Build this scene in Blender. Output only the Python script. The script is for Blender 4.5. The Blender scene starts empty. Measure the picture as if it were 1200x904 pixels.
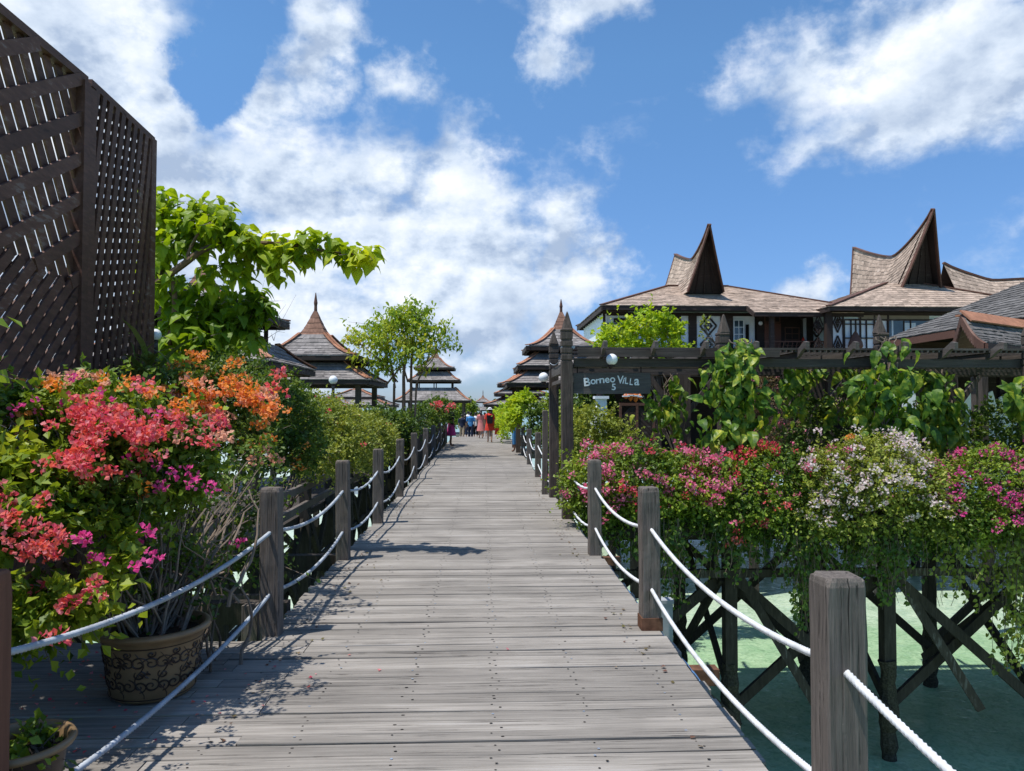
import bpy, math, random
import numpy as np
from mathutils import Vector, Matrix, Quaternion, noise as mnoise

# ------------------------------------------------------------------ camera, sky, sun, exposure
scene = bpy.context.scene
COL = scene.collection
R_ = math.radians
EYE = 1.6
FPX, IW, IH = 870.0, 1200.0, 904.0
YAW, PITCH = math.atan(34 / FPX), math.atan(26 / FPX)

cam_data = bpy.data.cameras.new('camera')
cam_data.sensor_width = 36.0
cam_data.lens = 36.0 * FPX / IW
cam_data.clip_start = 0.05
cam_data.clip_end = 5000
cam = bpy.data.objects.new('camera', cam_data)
COL.objects.link(cam)
cam.location = (0, 0, EYE)
cam.rotation_euler = (math.pi / 2 + PITCH, 0, -YAW)
scene.camera = cam
CAM_M = cam.rotation_euler.to_matrix()

SUN_EL, SUN_BACK = R_(70), R_(24)
to_sun = Vector((-math.cos(SUN_EL) * math.cos(SUN_BACK), -math.cos(SUN_EL) * math.sin(SUN_BACK), math.sin(SUN_EL)))
sun_data = bpy.data.lights.new('sun', 'SUN')
sun_data.energy = 4.3
sun_data.angle = R_(0.53)
sun_data.color = (1.0, 0.96, 0.9)
sun = bpy.data.objects.new('sun', sun_data)
COL.objects.link(sun)
sun.location = (-10, -5, 40)
sun.rotation_euler = to_sun.to_track_quat('Z', 'Y').to_euler()

scene.view_settings.view_transform = 'Standard'
scene.view_settings.look = 'None'
scene.view_settings.exposure = 0.32
scene.view_settings.gamma = 1.0
scene.view_settings.use_curve_mapping = False
scene.render.engine = 'CYCLES'
scene.cycles.max_bounces = 6
scene.cycles.transparent_max_bounces = 6
scene.cycles.caustics_reflective = False
scene.cycles.caustics_refractive = False


def ray(px, py):
    d = CAM_M @ Vector(((px - IW / 2) / FPX, -(py - IH / 2) / FPX, -1.0))
    return d


def P(px, py, Y):
    """real-world point at distance Y along the boardwalk seen at photo pixel px, py"""
    d = ray(px, py)
    t = Y / d.y
    return Vector((d.x * t, Y, EYE + d.z * t))


def build_world():
    w = bpy.data.worlds.new('World')
    scene.world = w
    w.use_nodes = True
    nt = w.node_tree
    N, L = nt.nodes, nt.links
    N.clear()
    out = N.new('ShaderNodeOutputWorld')
    bg = N.new('ShaderNodeBackground')
    bg.inputs['Strength'].default_value = 0.105
    L.new(bg.outputs[0], out.inputs[0])
    sky = N.new('ShaderNodeTexSky')
    sky.sky_type = 'NISHITA'
    sky.sun_disc = False
    sky.sun_elevation = SUN_EL
    sky.sun_rotation = math.atan2(to_sun.x, to_sun.y)
    sky.air_density = 1.0
    sky.dust_density = 0.3
    sky.ozone_density = 3.0
    tc = N.new('ShaderNodeTexCoord')

    def M(op, a, b=None, c=None, clamp=False):
        n = N.new('ShaderNodeMath'); n.operation = op; n.use_clamp = clamp
        for i, x in enumerate((a, b, c)):
            if x is None: continue
            if isinstance(x, (int, float)): n.inputs[i].default_value = x
            else: L.new(x, n.inputs[i])
        return n.outputs[0]

    def VM(op, a, b):
        n = N.new('ShaderNodeVectorMath'); n.operation = op
        for i, x in enumerate((a, b)):
            if isinstance(x, (tuple, list, Vector)): n.inputs[i].default_value = tuple(x)
            else: L.new(x, n.inputs[i])
        return n
    dirv = VM('NORMALIZE', tc.outputs['Generated'], (0, 0, 0)).outputs[0]

    def noise(vec, scale, detail, rough, off=(0, 0, 0), dist=0.0):
        v = VM('ADD', vec, off).outputs[0]
        n = N.new('ShaderNodeTexNoise')
        n.inputs['Scale'].default_value = scale
        n.inputs['Detail'].default_value = detail
        n.inputs['Roughness'].default_value = rough
        n.inputs['Distortion'].default_value = dist
        L.new(v, n.inputs['Vector'])
        return n.outputs['Fac']
    # cumulus masses: direction, spread sideways, spread in height, weight
    blobs = [(0, 60, 150, 150, 1.0), (110, 150, 120, 130, 1.0), (60, 300, 170, 150, 1.0), (220, 250, 130, 100, 1.0), (350, 60, 48, 75, .95), (310, 130, 70, 60, .9), (90, 0, 90, 50, .95),
             (340, 240, 120, 95, 1.0), (430, 200, 75, 60, .9), (520, 210, 60, 60, 1.0), (480, 290, 130, 80, 1.0), (570, 290, 60, 55, .95), (600, 340, 62, 60, .85),
             (690, 322, 46, 44, 1.1), (640, 300, 50, 60, .9), (540, 350, 120, 70, .95), (650, 370, 70, 50, .9), (150, 330, 300, 120, .9), (560, 400, 120, 60, .8), (400, 370, 120, 60, .75), (650, 400, 70, 40, .6),
             (1065, 75, 100, 58, .90), (1150, 80, 90, 50, .82), (945, 95, 55, 50, .68), (1000, 150, 70, 40, .6), (1170, 10, 60, 25, .6), (955, 332, 40, 24, .80), (930, 350, 40, 24, .6),
             (705, 15, 48, 26, .75), (655, 75, 30, 36, .66), (470, 105, 34, 30, .66), (250, 390, 200, 60, .8), (1190, 330, 30, 20, .6),
             (-300, 200, 260, 160, .9), (-500, -200, 200, 200, .9), (1500, 200, 160, 100, .8), (1400, -200, 200, 100, .8), (600, -350, 250, 120, .8)]
    dens = None
    wn = N.new('ShaderNodeTexNoise'); wn.inputs['Scale'].default_value = 5.5; wn.inputs['Detail'].default_value = 9; wn.inputs['Roughness'].default_value = .62
    L.new(dirv, wn.inputs['Vector'])
    wv = VM('MULTIPLY', VM('SUBTRACT', wn.outputs['Color'], (.5, .5, .5)).outputs[0], (.26, .26, .20)).outputs[0]
    wdir = VM('ADD', dirv, wv).outputs[0]
    for (px, py, sx, sy, wt) in blobs:
        c = ray(px, py).normalized()
        d = VM('SUBTRACT', wdir, tuple(c)).outputs[0]
        s = VM('MULTIPLY', d, (FPX / sx, FPX / sx, FPX / sy)).outputs[0]
        ln = VM('LENGTH', s, (0, 0, 0)).outputs['Value']
        v = M('MULTIPLY', M('SUBTRACT', 1.0, M('MULTIPLY', ln, 0.5)), wt)
        v = M('MAXIMUM', v, 0.0)
        dens = v if dens is None else M('MAXIMUM', dens, v)
    stretch = VM('MULTIPLY', dirv, (1.0, 1.0, 1.45)).outputs[0]
    n1 = noise(stretch, 3.0, 9, 0.55, (3.1, 0.4, 1.7), 0.0)
    n2 = noise(stretch, 8.0, 8, 0.58, (0.3, 5.1, 2.2), 0.0)
    billow = M('SUBTRACT', 0.13, M('ABSOLUTE', M('SUBTRACT', n2, 0.5)))      # rounded heads, creased between
    nn = M('ADD', M('MULTIPLY', M('SUBTRACT', n1, 0.5), 1.35), M('MULTIPLY', billow, 1.1))
    d = M('ADD', dens, nn)
    # clear-sky gap between the left clouds
    c = ray(240, 80).normalized()
    g = VM('MULTIPLY', VM('SUBTRACT', wdir, tuple(c)).outputs[0], (FPX / 26, FPX / 26, FPX / 28)).outputs[0]
    gl = VM('LENGTH', g, (0, 0, 0)).outputs['Value']
    gap = M('MAXIMUM', M('SUBTRACT', 1.0, M('MULTIPLY', gl, 0.5)), 0.0)
    d = M('SUBTRACT', d, M('MULTIPLY', gap, 0.9))
    mr = N.new('ShaderNodeMapRange'); mr.interpolation_type = 'SMOOTHSTEP'
    mr.inputs['From Min'].default_value = 0.35
    mr.inputs['From Max'].default_value = 0.80
    L.new(d, mr.inputs['Value'])
    alpha = M('MULTIPLY', mr.outputs[0], 0.97)
    # brightness inside the clouds: the same field read a little towards the sun gives lit and shaded flanks
    sh = VM('ADD', stretch, (-0.030, -0.02, 0.055)).outputs[0]
    n3 = noise(sh, 3.0, 9, 0.55, (3.1, 0.4, 1.7), 0.0)
    n4 = noise(VM('ADD', stretch, (-0.012, 0, 0.022)).outputs[0], 8.0, 8, 0.58, (0.3, 5.1, 2.2), 0.0)
    lit = M('ADD', M('MULTIPLY', M('SUBTRACT', n1, n3), 3.4), M('MULTIPLY', M('SUBTRACT', n2, n4), 2.6))
    lit = M('ADD', lit, M('ADD', 0.36, M('MULTIPLY', billow, 1.6)), clamp=True)
    ramp = N.new('ShaderNodeValToRGB')
    e = ramp.color_ramp.elements
    e[0].position = 0.0; e[0].color = (3.3, 4.15, 5.6, 1)
    e[1].position = 1.0; e[1].color = (8.2, 8.5, 9.0, 1)
    m = ramp.color_ramp.elements.new(0.5); m.color = (5.7, 6.5, 7.6, 1)
    L.new(lit, ramp.inputs[0])
    # deepen the blue a little
    tint = N.new('ShaderNodeMix'); tint.data_type = 'RGBA'; tint.blend_type = 'MULTIPLY'
    tint.inputs['Factor'].default_value = 1.0
    L.new(sky.outputs[0], tint.inputs[6]); 
    sp = N.new('ShaderNodeSeparateXYZ'); L.new(dirv, sp.inputs[0])
    el = N.new('ShaderNodeMapRange'); el.inputs['From Min'].default_value = -0.02; el.inputs['From Max'].default_value = 0.42; L.new(sp.outputs['Z'], el.inputs['Value'])
    tm = N.new('ShaderNodeMix'); tm.data_type = 'RGBA'; L.new(el.outputs[0], tm.inputs['Factor']); tm.inputs[6].default_value = (0.50, 0.62, 0.98, 1); tm.inputs[7].default_value = SKY_TINT
    L.new(tm.outputs[2], tint.inputs[7])
    mix = N.new('ShaderNodeMix'); mix.data_type = 'RGBA'
    L.new(alpha, mix.inputs['Factor'])
    L.new(tint.outputs[2], mix.inputs[6]); L.new(ramp.outputs[0], mix.inputs[7])
    L.new(mix.outputs[2], bg.inputs['Color'])
    w.cycles.sampling_method = 'MANUAL'
    w.cycles.sample_map_resolution = 512


SKY_TINT = (0.80, 1.12, 1.30, 1)
build_world()

# ------------------------------------------------------------------ materials


def new_mat(name):
    m = bpy.data.materials.new(name); m.use_nodes = True
    nt = m.node_tree
    b = nt.nodes['Principled BSDF']
    return m, nt, nt.nodes, nt.links, b


def ramp_node(N, stops):
    r = N.new('ShaderNodeValToRGB'); e = r.color_ramp.elements
    while len(e) > 2: e.remove(e[-1])
    e[0].position, e[0].color = stops[0][0], (*stops[0][1], 1)
    e[1].position, e[1].color = stops[-1][0], (*stops[-1][1], 1)
    for p, c in stops[1:-1]:
        k = e.new(p); k.color = (*c, 1)
    return r


def mixc(a, b, t): return tuple(a[i] * (1 - t) + b[i] * t for i in range(3))


def wood(name, c, vary=0.35, axis='X', grain=1.0, rough=0.85, bump=0.25, worn=None, stretch=14, cracks=0.0):
    """weathered timber: per-board tone, long grain along one object axis, blotches and cracks"""
    m, nt, N, L, b = new_mat(name)
    tc = N.new('ShaderNodeTexCoord'); geo = N.new('ShaderNodeNewGeometry')
    mp = N.new('ShaderNodeMapping')
    sc = [26.0 * grain] * 3
    sc['XYZ'.index(axis)] = 26.0 * grain / stretch
    mp.inputs['Scale'].default_value = sc
    add = N.new('ShaderNodeVectorMath'); add.operation = 'ADD'
    mul = N.new('ShaderNodeVectorMath'); mul.operation = 'SCALE'; mul.inputs['Scale'].default_value = 17.0
    cmb = N.new('ShaderNodeCombineXYZ')
    for i in range(3): L.new(geo.outputs['Random Per Island'], cmb.inputs[i])
    L.new(cmb.outputs[0], mul.inputs[0]); L.new(tc.outputs['Object'], add.inputs[0]); L.new(mul.outputs[0], add.inputs[1])
    L.new(add.outputs[0], mp.inputs['Vector'])
    n = N.new('ShaderNodeTexNoise'); n.inputs['Scale'].default_value = 1.0; n.inputs['Detail'].default_value = 7; n.inputs['Roughness'].default_value = .65
    L.new(mp.outputs[0], n.inputs['Vector'])
    n2 = N.new('ShaderNodeTexNoise'); n2.inputs['Scale'].default_value = 1.7; n2.inputs['Detail'].default_value = 4
    L.new(tc.outputs['Object'], n2.inputs['Vector'])
    def MA(x, k, add):
        q = N.new('ShaderNodeMath'); q.operation = 'MULTIPLY_ADD'; L.new(x, q.inputs[0]); q.inputs[1].default_value = k
        if isinstance(add, float): q.inputs[2].default_value = add
        else: L.new(add, q.inputs[2])
        return q.outputs[0]
    val = MA(geo.outputs['Random Per Island'], .55, -.275 + .5 - .95 - .45)
    val = MA(n.outputs['Fac'], 1.9, val); val = MA(n2.outputs['Fac'], .9, val)
    dark = tuple(x * (1 - vary * 1.25) for x in c); light = tuple(min(1, x * (1 + vary)) for x in c)
    worn = worn or mixc(light, (0.5, 0.5, 0.5), 0.15)
    r = ramp_node(N, [(0.0, dark), (0.12, mixc(dark, c, .5)), (0.5, c), (0.88, light), (1.0, worn)])
    L.new(val, r.inputs[0])
    colr = r.outputs[0]; hgt = n.outputs['Fac']
    if cracks:
        # drying splits and dark mineral lines following the grain
        mp3 = N.new('ShaderNodeMapping'); s3 = [75.0] * 3; s3['XYZ'.index(axis)] = 1.6; mp3.inputs['Scale'].default_value = s3
        L.new(add.outputs[0], mp3.inputs['Vector'])
        n3 = N.new('ShaderNodeTexNoise'); n3.inputs['Scale'].default_value = 1.0; n3.inputs['Detail'].default_value = 3; n3.inputs['Distortion'].default_value = .3; L.new(mp3.outputs[0], n3.inputs['Vector'])
        m3 = N.new('ShaderNodeMapRange'); m3.inputs['From Min'].default_value = .60; m3.inputs['From Max'].default_value = .70; L.new(n3.outputs['Fac'], m3.inputs['Value'])
        n4 = N.new('ShaderNodeTexNoise'); n4.inputs['Scale'].default_value = 2.6; n4.inputs['Detail'].default_value = 5; n4.inputs['Roughness'].default_value = .7; L.new(add.outputs[0], n4.inputs['Vector'])
        m4 = N.new('ShaderNodeMapRange'); m4.inputs['From Min'].default_value = .42; m4.inputs['From Max'].default_value = .60; L.new(n4.outputs['Fac'], m4.inputs['Value'])
        k = N.new('ShaderNodeMath'); k.operation = 'MULTIPLY'; L.new(m3.outputs[0], k.inputs[0]); L.new(m4.outputs[0], k.inputs[1])
        k2 = N.new('ShaderNodeMath'); k2.operation = 'MULTIPLY'; L.new(k.outputs[0], k2.inputs[0]); k2.inputs[1].default_value = cracks
        cm = N.new('ShaderNodeMix'); cm.data_type = 'RGBA'; L.new(k2.outputs[0], cm.inputs['Factor']); L.new(colr, cm.inputs[6]); cm.inputs[7].default_value = (c[0] * .18, c[1] * .16, c[2] * .15, 1)
        colr = cm.outputs[2]
        hs = N.new('ShaderNodeMath'); hs.operation = 'SUBTRACT'; L.new(hgt, hs.inputs[0]); L.new(k2.outputs[0], hs.inputs[1]); hgt = hs.outputs[0]
    L.new(colr, b.inputs['Base Color'])
    b.inputs['Roughness'].default_value = rough
    b.inputs['Specular IOR Level'].default_value = 0.25
    bm = N.new('ShaderNodeBump'); bm.inputs['Strength'].default_value = bump; bm.inputs['Distance'].default_value = 0.01
    L.new(hgt, bm.inputs['Height']); L.new(bm.outputs[0], b.inputs['Normal'])
    return m


def plain(name, c, rough=0.6, spec=0.3, vary=0.15, scale=8.0, metallic=0.0, bump=0.0):
    m, nt, N, L, b = new_mat(name)
    tc = N.new('ShaderNodeTexCoord'); n = N.new('ShaderNodeTexNoise')
    n.inputs['Scale'].default_value = scale; n.inputs['Detail'].default_value = 6; L.new(tc.outputs['Object'], n.inputs['Vector'])
    r = ramp_node(N, [(0.3, tuple(x * (1 - vary) for x in c)), (0.7, tuple(min(1, x * (1 + vary)) for x in c))])
    L.new(n.outputs['Fac'], r.inputs[0]); L.new(r.outputs[0], b.inputs['Base Color'])
    b.inputs['Roughness'].default_value = rough; b.inputs['Specular IOR Level'].default_value = spec
    b.inputs['Metallic'].default_value = metallic
    if bump:
        bm = N.new('ShaderNodeBump'); bm.inputs['Strength'].default_value = bump; bm.inputs['Distance'].default_value = 0.01
        L.new(n.outputs['Fac'], bm.inputs['Height']); L.new(bm.outputs[0], b.inputs['Normal'])
    return m


def leafy(name, stops, trans=0.35, clump=1.6, rough=0.5, tint=(1.25, 1.15, 0.5), clumpw=0.6):
    """leaves or bracts: tone per leaf and per clump, with light coming through"""
    m, nt, N, L, b = new_mat(name)
    tc = N.new('ShaderNodeTexCoord'); geo = N.new('ShaderNodeNewGeometry')
    n = N.new('ShaderNodeTexNoise'); n.inputs['Scale'].default_value = clump; n.inputs['Detail'].default_value = 3; L.new(tc.outputs['Object'], n.inputs['Vector'])
    mr = N.new('ShaderNodeMapRange'); mr.inputs['From Min'].default_value = .3; mr.inputs['From Max'].default_value = .7; L.new(n.outputs['Fac'], mr.inputs['Value'])
    mx = N.new('ShaderNodeMix'); mx.inputs['Factor'].default_value = clumpw
    L.new(geo.outputs['Random Per Island'], mx.inputs[2]); L.new(mr.outputs[0], mx.inputs[3])
    r = ramp_node(N, stops); L.new(mx.outputs[0], r.inputs[0])
    L.new(r.outputs[0], b.inputs['Base Color'])
    b.inputs['Roughness'].default_value = rough; b.inputs['Specular IOR Level'].default_value = 0.35
    tr = N.new('ShaderNodeBsdfTranslucent')
    tm = N.new('ShaderNodeMix'); tm.data_type = 'RGBA'; tm.blend_type = 'MULTIPLY'; tm.inputs['Factor'].default_value = 1
    L.new(r.outputs[0], tm.inputs[6]); tm.inputs[7].default_value = (*tint, 1)
    L.new(tm.outputs[2], tr.inputs['Color'])
    ms = N.new('ShaderNodeMixShader'); ms.inputs[0].default_value = trans
    L.new(b.outputs[0], ms.inputs[1]); L.new(tr.outputs[0], ms.inputs[2])
    L.new(ms.outputs[0], N['Material Output'].inputs['Surface'])
    return m


MAT = {}
MAT['deck'] = wood('weathered_deck_timber', (0.232, 0.211, 0.187), 0.38, 'X', 1.9, 0.9, 0.8, stretch=34, cracks=.85)
MAT['post'] = wood('grey_post_timber', (0.128, 0.108, 0.094), 0.5, 'Z', 2.6, 0.85, 1.0, stretch=24, cracks=.9)
MAT['postdark'] = wood('dark_post_timber', (0.070, 0.055, 0.046), 0.5, 'Z', 2.0, 0.8, 0.8, stretch=18, cracks=.8)
MAT['redpost'] = wood('red_brown_post_timber', (0.13, 0.055, 0.035), 0.3, 'Z', 1.0, 0.6, 0.3)
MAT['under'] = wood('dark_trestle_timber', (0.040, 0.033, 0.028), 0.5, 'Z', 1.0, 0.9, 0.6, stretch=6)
MAT['barnacle'] = plain('barnacled_timber', (0.05, 0.045, 0.035), 1.0, 0.1, 0.6, 40, bump=1.0)
MAT['pergola'] = wood('pergola_timber', (0.085, 0.072, 0.064), 0.45, 'Y', 1.0, 0.85, 0.5)
MAT['pergolax'] = wood('pergola_beam_timber', (0.070, 0.058, 0.052), 0.45, 'X', 1.0, 0.85, 0.5)
MAT['lattice'] = wood('lattice_timber', (0.100, 0.047, 0.034), 0.4, 'Y', 1.0, 0.62, 0.3, stretch=4)
MAT['brown'] = wood('brown_stained_timber', (0.115, 0.055, 0.038), 0.3, 'X', 0.8, 0.6, 0.3)
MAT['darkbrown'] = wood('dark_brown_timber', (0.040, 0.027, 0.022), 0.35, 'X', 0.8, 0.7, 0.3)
MAT['redbrown'] = wood('red_brown_door_timber', (0.16, 0.065, 0.045), 0.2, 'Z', 0.8, 0.6, 0.2)
MAT['shingle'] = wood('brown_wood_shingle', (0.36, 0.275, 0.215), 0.42, 'Y', 0.25, 0.9, 0.4, stretch=3)
MAT['shinglegrey'] = wood('grey_wood_shingle', (0.21, 0.190, 0.178), 0.45, 'Y', 0.25, 0.9, 0.4, stretch=3)
MAT['shingledark'] = wood('dark_grey_wood_shingle', (0.115, 0.108, 0.102), 0.55, 'Y', 0.3, 0.9, 0.4, stretch=3)
MAT['spire'] = wood('red_brown_spire_shingle', (0.21, 0.115, 0.080), 0.4, 'Y', 0.5, 0.9, 0.3, stretch=3)
MAT['terracotta'] = wood('orange_ridge_board', (0.34, 0.155, 0.09), 0.35, 'X', 0.5, 0.8, 0.3, stretch=3)
MAT['rust'] = plain('rusty_timber_end', (0.13, 0.065, 0.04), 0.9, 0.1, 0.4, 20)
MAT['white'] = plain('white_painted_wall', (0.78, 0.81, 0.82), 0.7, 0.3, 0.08, 3)
MAT['cream'] = plain('beige_panel', (0.27, 0.22, 0.16), 0.7, 0.3, 0.1, 3)
MAT['glass'] = plain('window_glass', (0.05, 0.08, 0.10), 0.08, 0.8, 0.3, 1.5)
MAT['curtain'] = plain('white_curtain', (0.55, 0.62, 0.68), 0.8, 0.2, 0.1, 6)
MAT['black'] = plain('near_black', (0.012, 0.011, 0.010), 0.9, 0.1, 0.2, 3)  # plain near-black for the shutter
MAT['nail'] = plain('nail_hole', (0.012, 0.010, 0.009), 0.8, 0.2)
MAT['steel'] = plain('steel_nail_head', (0.55, 0.57, 0.6), 0.35, 0.5, metallic=0.8)
MAT['concrete'] = plain('grey_concrete', (0.30, 0.31, 0.32), 0.9, 0.2, 0.15, 14)
MAT['globe'] = plain('white_lamp_globe', (0.78, 0.79, 0.80), 0.35, 0.5, 0.03, 4)
MAT['soil'] = plain('dark_soil', (0.04, 0.028, 0.02), 1.0, 0.1, 0.4, 30, bump=1.0)
MAT['potb'] = plain('buff_glazed_ceramic', (0.21, 0.135, 0.068), 0.45, 0.5, 0.25, 7, bump=0.05)
MAT['potd'] = plain('dark_brown_glaze', (0.035, 0.02, 0.014), 0.4, 0.5, 0.2, 7)
MAT['pipe'] = plain('blue_pipe', (0.10, 0.22, 0.42), 0.4, 0.4)
MAT['board'] = wood('grey_sign_board_timber', (0.085, 0.076, 0.072), 0.35, 'X', 1.6, 0.85, 0.5)
MAT['twig'] = wood('bare_twig_bark', (0.17, 0.13, 0.10), 0.4, 'Z', 1.0, 0.9, 0.5, stretch=3)
MAT['bark'] = wood('tree_bark', (0.16, 0.10, 0.07), 0.45, 'Z', 0.8, 0.9, 0.7, stretch=3)
MAT['blackrope'] = plain('dark_cord', (0.05, 0.045, 0.04), 0.9, 0.1)
MAT['signpaint'] = plain('white_sign_paint', (0.72, 0.74, 0.76), 0.7, 0.2, 0.12, 30)
MAT['rope'] = plain('white_nylon_rope', (0.60, 0.61, 0.62), 0.8, 0.25, 0.22, 14, bump=0.15)
MAT['ropeshade'] = plain('shade_grey_nylon_rope', (0.36, 0.39, 0.43), 0.75, 0.3, 0.25, 12, bump=0.15)  # left ropes: white rope with its blue-grey shade put into the colour
MAT['skin'] = plain('tanned_skin', (0.42, 0.24, 0.16), 0.6, 0.3, 0.05)
MAT['skind'] = plain('brown_skin', (0.18, 0.095, 0.06), 0.6, 0.3, 0.05)
MAT['hair'] = plain('black_hair', (0.012, 0.010, 0.009), 0.5, 0.4)
for nm, c in dict(red=(0.62, 0.055, 0.035), pink=(0.60, 0.22, 0.20), clothwhite=(0.7, 0.71, 0.72), blue=(0.08, 0.27, 0.55), navy=(0.02, 0.025, 0.05),
                  clothblack=(0.015, 0.015, 0.018), grey=(0.25, 0.26, 0.28), magenta=(0.45, 0.05, 0.2), tan=(0.35, 0.26, 0.18), orange=(0.6, 0.16, 0.03)).items():
    MAT[nm] = plain(nm + '_cloth', c, 0.85, 0.15, 0.12, 14)
G = lambda *s: [(i / (len(s) - 1), c) for i, c in enumerate(s)]
MAT['leaf'] = leafy('bougainvillea_leaves', G((0.035, 0.075, 0.014), (0.105, 0.18, 0.020), (0.23, 0.32, 0.030), (0.44, 0.47, 0.05)))
MAT['leafdark'] = leafy('dark_bougainvillea_leaves', G((0.022, 0.050, 0.012), (0.055, 0.11, 0.018), (0.12, 0.19, 0.025), (0.26, 0.31, 0.045)))
MAT['leafyellow'] = leafy('yellow_green_leaves', G((0.05, 0.10, 0.012), (0.15, 0.24, 0.02), (0.32, 0.40, 0.03), (0.50, 0.52, 0.06)), 0.42)
MAT['leafolive'] = leafy('olive_leaves', G((0.07, 0.10, 0.018), (0.18, 0.23, 0.035), (0.33, 0.37, 0.06), (0.50, 0.50, 0.12)), clump=2.2)
MAT['leafdry'] = leafy('dry_reddish_leaves', G((0.08, 0.05, 0.035), (0.17, 0.08, 0.06), (0.15, 0.14, 0.05), (0.36, 0.16, 0.13)), clump=3)
MAT['leaftree'] = leafy('broad_heart_leaves', G((0.08, 0.16, 0.010), (0.22, 0.33, 0.012), (0.42, 0.52, 0.02), (0.58, 0.60, 0.03)), 0.5, 1.2)
MAT['leaflow'] = leafy('broad_dark_leaves', G((0.07, 0.14, 0.010), (0.14, 0.25, 0.012), (0.25, 0.36, 0.02), (0.42, 0.47, 0.03)), 0.45, 1.2)
MAT['leaflime'] = leafy('lime_leaves', G((0.12, 0.22, 0.015), (0.28, 0.42, 0.02), (0.44, 0.56, 0.03), (0.58, 0.62, 0.06)), 0.45, 2.0)
MAT['leafthin'] = leafy('yellowing_tree_leaves', G((0.09, 0.18, 0.018), (0.21, 0.33, 0.03), (0.40, 0.47, 0.045), (0.55, 0.38, 0.05)), 0.45, 0.9)
MAT['pothos'] = leafy('pothos_leaves', G((0.022, 0.065, 0.010), (0.05, 0.125, 0.014), (0.12, 0.22, 0.02), (0.32, 0.38, 0.04), (0.62, 0.58, 0.07)), 0.38, 13, 0.45, clumpw=0.55)
MAT['blade'] = leafy('strap_leaves', G((0.06, 0.10, 0.02), (0.16, 0.20, 0.05), (0.34, 0.32, 0.14)), 0.3, 2)
F = lambda n, *s: leafy(n, G(*s), 0.45, 5, 0.7, (1.1, 1.0, 1.0), 0.3)
MAT['coral'] = F('coral_bracts', (0.60, 0.05, 0.10), (0.74, 0.10, 0.17), (0.78, 0.13, 0.07), (0.82, 0.30, 0.33), (0.76, 0.15, 0.24))
MAT['forange'] = F('orange_bracts', (0.78, 0.24, 0.02), (0.88, 0.33, 0.03), (0.85, 0.34, 0.12), (0.85, 0.42, 0.25))
MAT['salmon'] = F('salmon_bracts', (0.70, 0.36, 0.22), (0.80, 0.46, 0.33), (0.82, 0.35, 0.18))
MAT['fmagenta'] = F('magenta_bracts', (0.62, 0.03, 0.22), (0.75, 0.08, 0.34), (0.80, 0.20, 0.45))
MAT['fpink'] = F('pink_bracts', (0.74, 0.10, 0.24), (0.82, 0.20, 0.36), (0.85, 0.38, 0.48))
MAT['fred'] = F('red_bracts', (0.66, 0.03, 0.07), (0.78, 0.07, 0.12), (0.80, 0.20, 0.22))
MAT['fwhite'] = F('pale_pink_bracts', (0.75, 0.62, 0.60), (0.82, 0.76, 0.74), (0.78, 0.45, 0.55))

# ------------------------------------------------------------------ objects and mesh building
WO = {}


def setp(o, label=None, cat=None, group=None, kind=None):
    if label: o['label'] = label
    if cat: o['category'] = cat
    if group: o['group'] = group
    if kind: o['kind'] = kind
    return o


def thing(name, loc, label, cat, group=None):
    o = bpy.data.objects.new(name, None); COL.objects.link(o)
    o.empty_display_size = 0.2
    o.location = loc; WO[o.name] = Vector(loc)
    return setp(o, label, cat, group)


def link_mesh(name, verts, faces_flat, starts, totals, mi, mats, parent=None, origin=None, smooth=False):
    me = bpy.data.meshes.new(name)
    org = WO[parent.name] if parent is not None else Vector(origin if origin is not None else (0, 0, 0))
    v = np.asarray(verts, dtype=np.float64).reshape(-1, 3) - np.array(org)
    me.vertices.add(len(v)); me.vertices.foreach_set('co', v.astype(np.float32).ravel())
    me.loops.add(len(faces_flat)); me.loops.foreach_set('vertex_index', np.asarray(faces_flat, dtype=np.int32))
    me.polygons.add(len(starts)); me.polygons.foreach_set('loop_start', np.asarray(starts, dtype=np.int32))
    if mi is not None: me.polygons.foreach_set('material_index', np.asarray(mi, dtype=np.int32))
    me.polygons.foreach_set('use_smooth', np.full(len(starts), bool(smooth)))
    me.update(calc_edges=True)
    for m in (mats if isinstance(mats, (list, tuple)) else [mats]): me.materials.append(m)
    o = bpy.data.objects.new(name, me); COL.objects.link(o)
    if parent is not None: o.parent = parent
    else: o.location = org
    WO[o.name] = Vector(org)
    return o


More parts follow.
